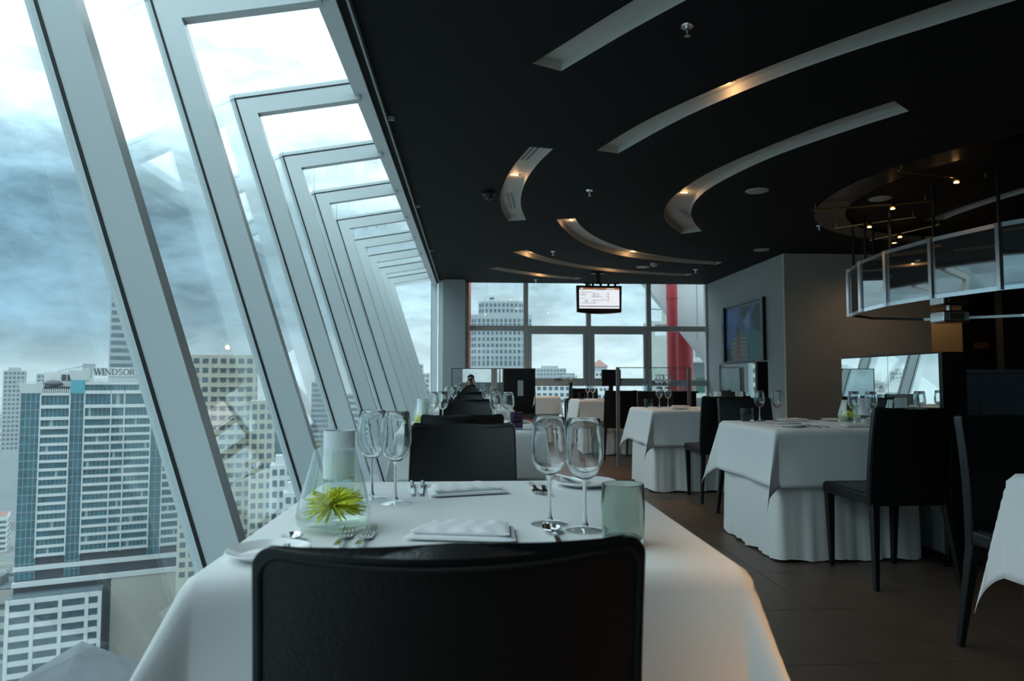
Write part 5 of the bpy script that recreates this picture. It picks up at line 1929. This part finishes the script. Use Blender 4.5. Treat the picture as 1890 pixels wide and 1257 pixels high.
def letter(ch_, x):
    m_ = MB()
    H_ = B1 - B0
    if ch_ == 'W':
        for (a, b, w) in (((x, B1), (x + 0.75, B0), TK), ((x + 0.75, B0), (x + 1.45, B1), TN), ((x + 1.25, B1), (x + 1.95, B0), TK), ((x + 1.95, B0), (x + 2.65, B1), TN)):
            stroke(m_, a, b, w)
        serif(m_, x, B1)
        serif(m_, x + 1.3, B1)
        serif(m_, x + 2.65, B1)
        adv = 2.95
    elif ch_ == 'I':
        stroke(m_, (x + 0.2, B0), (x + 0.2, B1), TK)
        serif(m_, x + 0.2, B0, 0.95)
        serif(m_, x + 0.2, B1, 0.95)
        adv = 0.95
    elif ch_ == 'N':
        stroke(m_, (x + 0.1, B0), (x + 0.1, B1), TN)
        stroke(m_, (x + 0.1, B1), (x + 1.75, B0), TK)
        stroke(m_, (x + 1.75, B0), (x + 1.75, B1), TN)
        serif(m_, x + 0.1, B0)
        serif(m_, x + 0.05, B1)
        serif(m_, x + 1.75, B1)
        adv = 2.3
    elif ch_ == 'D':
        stroke(m_, (x + 0.25, B0), (x + 0.25, B1), TK)
        m_.box(x, x + 0.9, -0.42, -0.2, B1 - 0.14, B1)
        m_.box(x, x + 0.9, -0.42, -0.2, B0, B0 + 0.14)
        arc(m_, x + 0.85, (B0 + B1) / 2, 0.95, H_ / 2 - 0.08, -90, 90, 0.16, 0.44)
        adv = 2.35
    elif ch_ == 'S':
        arc(m_, x + 0.65, B0 + H_ * 0.74, 0.50, H_ * 0.235, 20, 250, 0.16, 0.36, 12)
        arc(m_, x + 0.65, B0 + H_ * 0.27, 0.52, H_ * 0.245, -160, 78, 0.16, 0.36, 12)
        adv = 1.6
    elif ch_ == 'O':
        arc(m_, x + 1.1, (B0 + B1) / 2, 0.92, H_ / 2 - 0.06, 0, 360, 0.16, 0.44, 24)
        adv = 2.45
    else:
        stroke(m_, (x + 0.25, B0), (x + 0.25, B1), TK)
        serif(m_, x + 0.25, B0, 0.95)
        m_.box(x, x + 0.85, -0.42, -0.2, B1 - 0.14, B1)
        m_.box(x + 0.3, x + 0.85, -0.42, -0.2, B0 + 1.05, B0 + 1.19)
        arc(m_, x + 0.80, B0 + 1.79, 0.55, 0.60, -90, 90, 0.15, 0.40, 10)
        stroke(m_, (x + 0.8, B0 + 1.1), (x + 1.65, B0), TK)
        serif(m_, x + 1.75, B0, 0.5)
        adv = 2.1
    m_.build('letter', 'b_sign', sign)
    return x + adv


xx = 24.2
for ch_ in 'WINDSOR':
    xx = letter(ch_, xx)
for txt, z in (('SUITES', 4.45), ('HOTEL', 3.15)):
    cu = bpy.data.curves.new('word', 'FONT')
    cu.body = txt
    cu.size = 1.45
    cu.extrude = 0.08
    tmp = bpy.data.objects.new('word_tmp', cu)
    C.objects.link(tmp)
    dg = bpy.context.evaluated_depsgraph_get()
    me = bpy.data.meshes.new_from_object(tmp.evaluated_get(dg))
    bpy.data.objects.remove(tmp)
    me.materials.clear()
    me.materials.append(M['b_sign'])
    o_ = bpy.data.objects.new('word', me)
    C.objects.link(o_)
    o_.parent = sign
    o_.location = (xx + 0.3, -0.3, z)
    o_.rotation_euler = (math.radians(90), 0, 0)

# car park block in front of the hotel's left half, and roofs below
t = thing('parking_block', 'white gridded parking block at the foot of the hotel', 'building', (HO.x + 5.2, HO.y - 11.5, 0), hr_)
t.scale = (0.82, 0.925, 0.945)
MB().box(0, 33.5, 0.0, 9.5, HB, -77.5).build('body', 'b_window', t)
for k in range(7):
    MB().box(0, 33.5, -0.4, 0.0, -79.2 - 4.3 * k, -77.4 - 4.3 * k).build('parapet_band', 'b_white', t)
for x in (0.2, 8.8, 18.6, 28.2, 33.0):
    MB().box(x - 0.7, x + 0.7, -0.6, 0.0, HB, -77.4).build('pier', 'b_white', t)
t = thing('roof_hall', 'grey pitched roof hall at the bottom left below the hotel', 'building', (-106, 196, 0), math.radians(20))
MB().prism([(-16, -84), (0, -75), (16, -84), (16, GZ), (-16, GZ)], 'y', -20, 20).build('body', 'b_roof', t)
MB().box(15.4, 17.0, -20, 20, -84.8, -83.2).build('eave', 'b_white', t)
MB().box(-16, 17, -21.2, -20, -84.8, -83.2).build('eave', 'b_white', t)
t = thing('flat_hall', 'flat grey hall beside the pitched roof below the hotel', 'building', (-74, 208, 0), math.radians(20))
MB().box(-11, 11, -18, 18, GZ, -88).build('body', 'b_beige', t)
MB().box(-6, 4, -4, 6, -88, -85).build('roof_plant', 'b_grey', t)

# low city spreading to the horizon
rnd = random.Random(21)
protos = []
for k in range(6):
    m_ = MB()
    w, d, h = rnd.uniform(14, 26), rnd.uniform(12, 22), rnd.uniform(10, 30)
    p_ = thing('low_building', 'low city building in the haze below the horizon', 'building', (0, 0, GZ), 0, 'low buildings of the distant city')
    MB().box(-w / 2, w / 2, -d / 2, d / 2, 0, h).build('body', ('b_white', 'b_grey', 'b_beige', 'b_cream', 'b_white', 'b_grey')[k], p_)
    rf = MB().box(-w / 2 + 0.6, w / 2 - 0.6, -d / 2 + 0.6, d / 2 - 0.6, h, h + 0.4)
    rf.box(-w * 0.2, w * 0.1, -d * 0.2, d * 0.2, h + 0.4, h + 3.0)
    rf.build('roof', 'b_roof' if k % 3 else 'b_redroof', p_)
    wr_ = MB()
    for q in range(int(h / 3.4)):
        wr_.box(-w / 2 + 0.8, w / 2 - 0.8, -d / 2 - 0.08, -d / 2, 1.2 + 3.4 * q, 2.8 + 3.4 * q)
        wr_.box(w / 2, w / 2 + 0.08, -d / 2 + 0.8, d / 2 - 0.8, 1.2 + 3.4 * q, 2.8 + 3.4 * q)
    o_ = wr_.build('windows', 'b_window', p_)
    o_['kind'] = 'stuff'
    protos.append(p_)
used = [False] * 6
spots = []
sect = []
for az0, az1, n_ in ((-36, -29, 26), (-26, -4, 76), (1, 19, 48)):
    tries = 0
    while n_ and tries < 4000:
        tries += 1
        az = math.radians(rnd.uniform(az0, az1))
        dist = 300 * (6.0 ** rnd.random())
        x, y = dist * math.sin(az), dist * math.cos(az)
        if any((x - a) ** 2 + (y - b) ** 2 < 40 ** 2 for a, b in spots):
            continue
        if any((x - a) ** 2 + (y - b) ** 2 < r_ ** 2 for a, b, r_ in ((-140, 285, 60), (-155, 335, 30), (-90, 258, 30), (18, 415, 35), (-73, 255, 22), (-82, 305, 22), (37, 332, 26), (52, 345, 24), (27, 205, 20), (66, 380, 24), (110, 360, 26), (88, 310, 24), (130, 420, 24),
                                                                     (-57, 352, 18), (-107, 505, 20), (-96, 500, 20), (93, 505, 22), (-379, 605, 25), (-360, 612, 25), (-45, 605, 16), (-38, 600, 16), (80, 705, 35), (-50, 200, 20), (-56, 214, 20), (-310, 390, 85))):
            continue
        spots.append((x, y))
        sect.append(('seen left of the hotel', 'seen between the window posts', 'seen through the far window')[0 if az0 == -36 else (1 if az0 == -26 else 2)])
        n_ -= 1
for i, (x, y) in enumerate(spots):
    k = i % 6
    rz = rnd.uniform(-0.5, 0.5)
    sc = 1.0 + 0.5 * (math.hypot(x, y) > 800)
    o_ = protos[k] if not used[k] else copy_tree(protos[k], (0, 0, 0), 0)
    used[k] = True
    o_.location = (x, y, GZ)
    o_.rotation_euler = (0, 0, rz)
    o_['label'] = '%s distant low city building %s' % (('white red-roofed', 'grey flat-roofed', 'beige flat-roofed', 'cream red-roofed', 'white flat-roofed', 'grey boxy')[k], sect[i])
    o_.scale = (sc, sc, sc * rnd.uniform(0.6, 1.5))
# trees left of the hotel
tp = None
for i in range(16):
    x, y = -258 - 26 * (i % 4) - 10 * (i // 4) + rnd.uniform(-3, 3), 330 + 34 * (i // 4) + rnd.uniform(-4, 4)
    if tp is None:
        tp = thing('park_tree', 'dark green park tree at the left edge beyond the hotel', 'tree', (0, 0, GZ), 0, 'park trees left of the hotel')
        cm_ = MB()
        for q in range(7):
            a, r_ = rnd.uniform(0, 6.28), rnd.uniform(0, 5)
            R_ = rnd.uniform(3.5, 6)
            cm_.lathe([(0, -R_ * 0.7), (R_ * 0.7, -R_ * 0.5), (R_, 0), (R_ * 0.75, R_ * 0.5), (0, R_ * 0.8)], 10, (r_ * math.cos(a), r_ * math.sin(a), 12 + rnd.uniform(-2, 4)))
        cm_.build('crown', 'tree', tp)
        MB().tube([(0, 0, 0), (0, 0, 12)], [0.8, 0.5], 7).build('trunk', 'bark', tp)
        o_ = tp
    else:
        o_ = copy_tree(tp, (0, 0, 0), 0)
    s = rnd.uniform(0.8, 1.2)
    o_.location = (x, y, GZ)
    o_.rotation_euler = (0, 0, rnd.uniform(0, 6))
    o_.scale = (s, s, s)

# ------------------------------------------------------------------ evening haze over the city
hm = bpy.data.materials.new('haze')
hm.use_nodes = True
ht = hm.node_tree
ht.nodes.clear()
ho = ht.nodes.new('ShaderNodeOutputMaterial')
hv = ht.nodes.new('ShaderNodeVolumeScatter')
hv.inputs['Color'].default_value = (0.90, 0.97, 1.0, 1)
hv.inputs['Density'].default_value = 0.00027
hv.inputs['Anisotropy'].default_value = 0.2
ht.links.new(hv.outputs[0], ho.inputs['Volume'])
M['haze'] = hm
hz = MB().box(-2600, 2600, 120, 3200, GZ + 0.5, 60).build('city_haze', 'haze', g)
hz['label'] = 'thin evening haze hanging over the distant city'
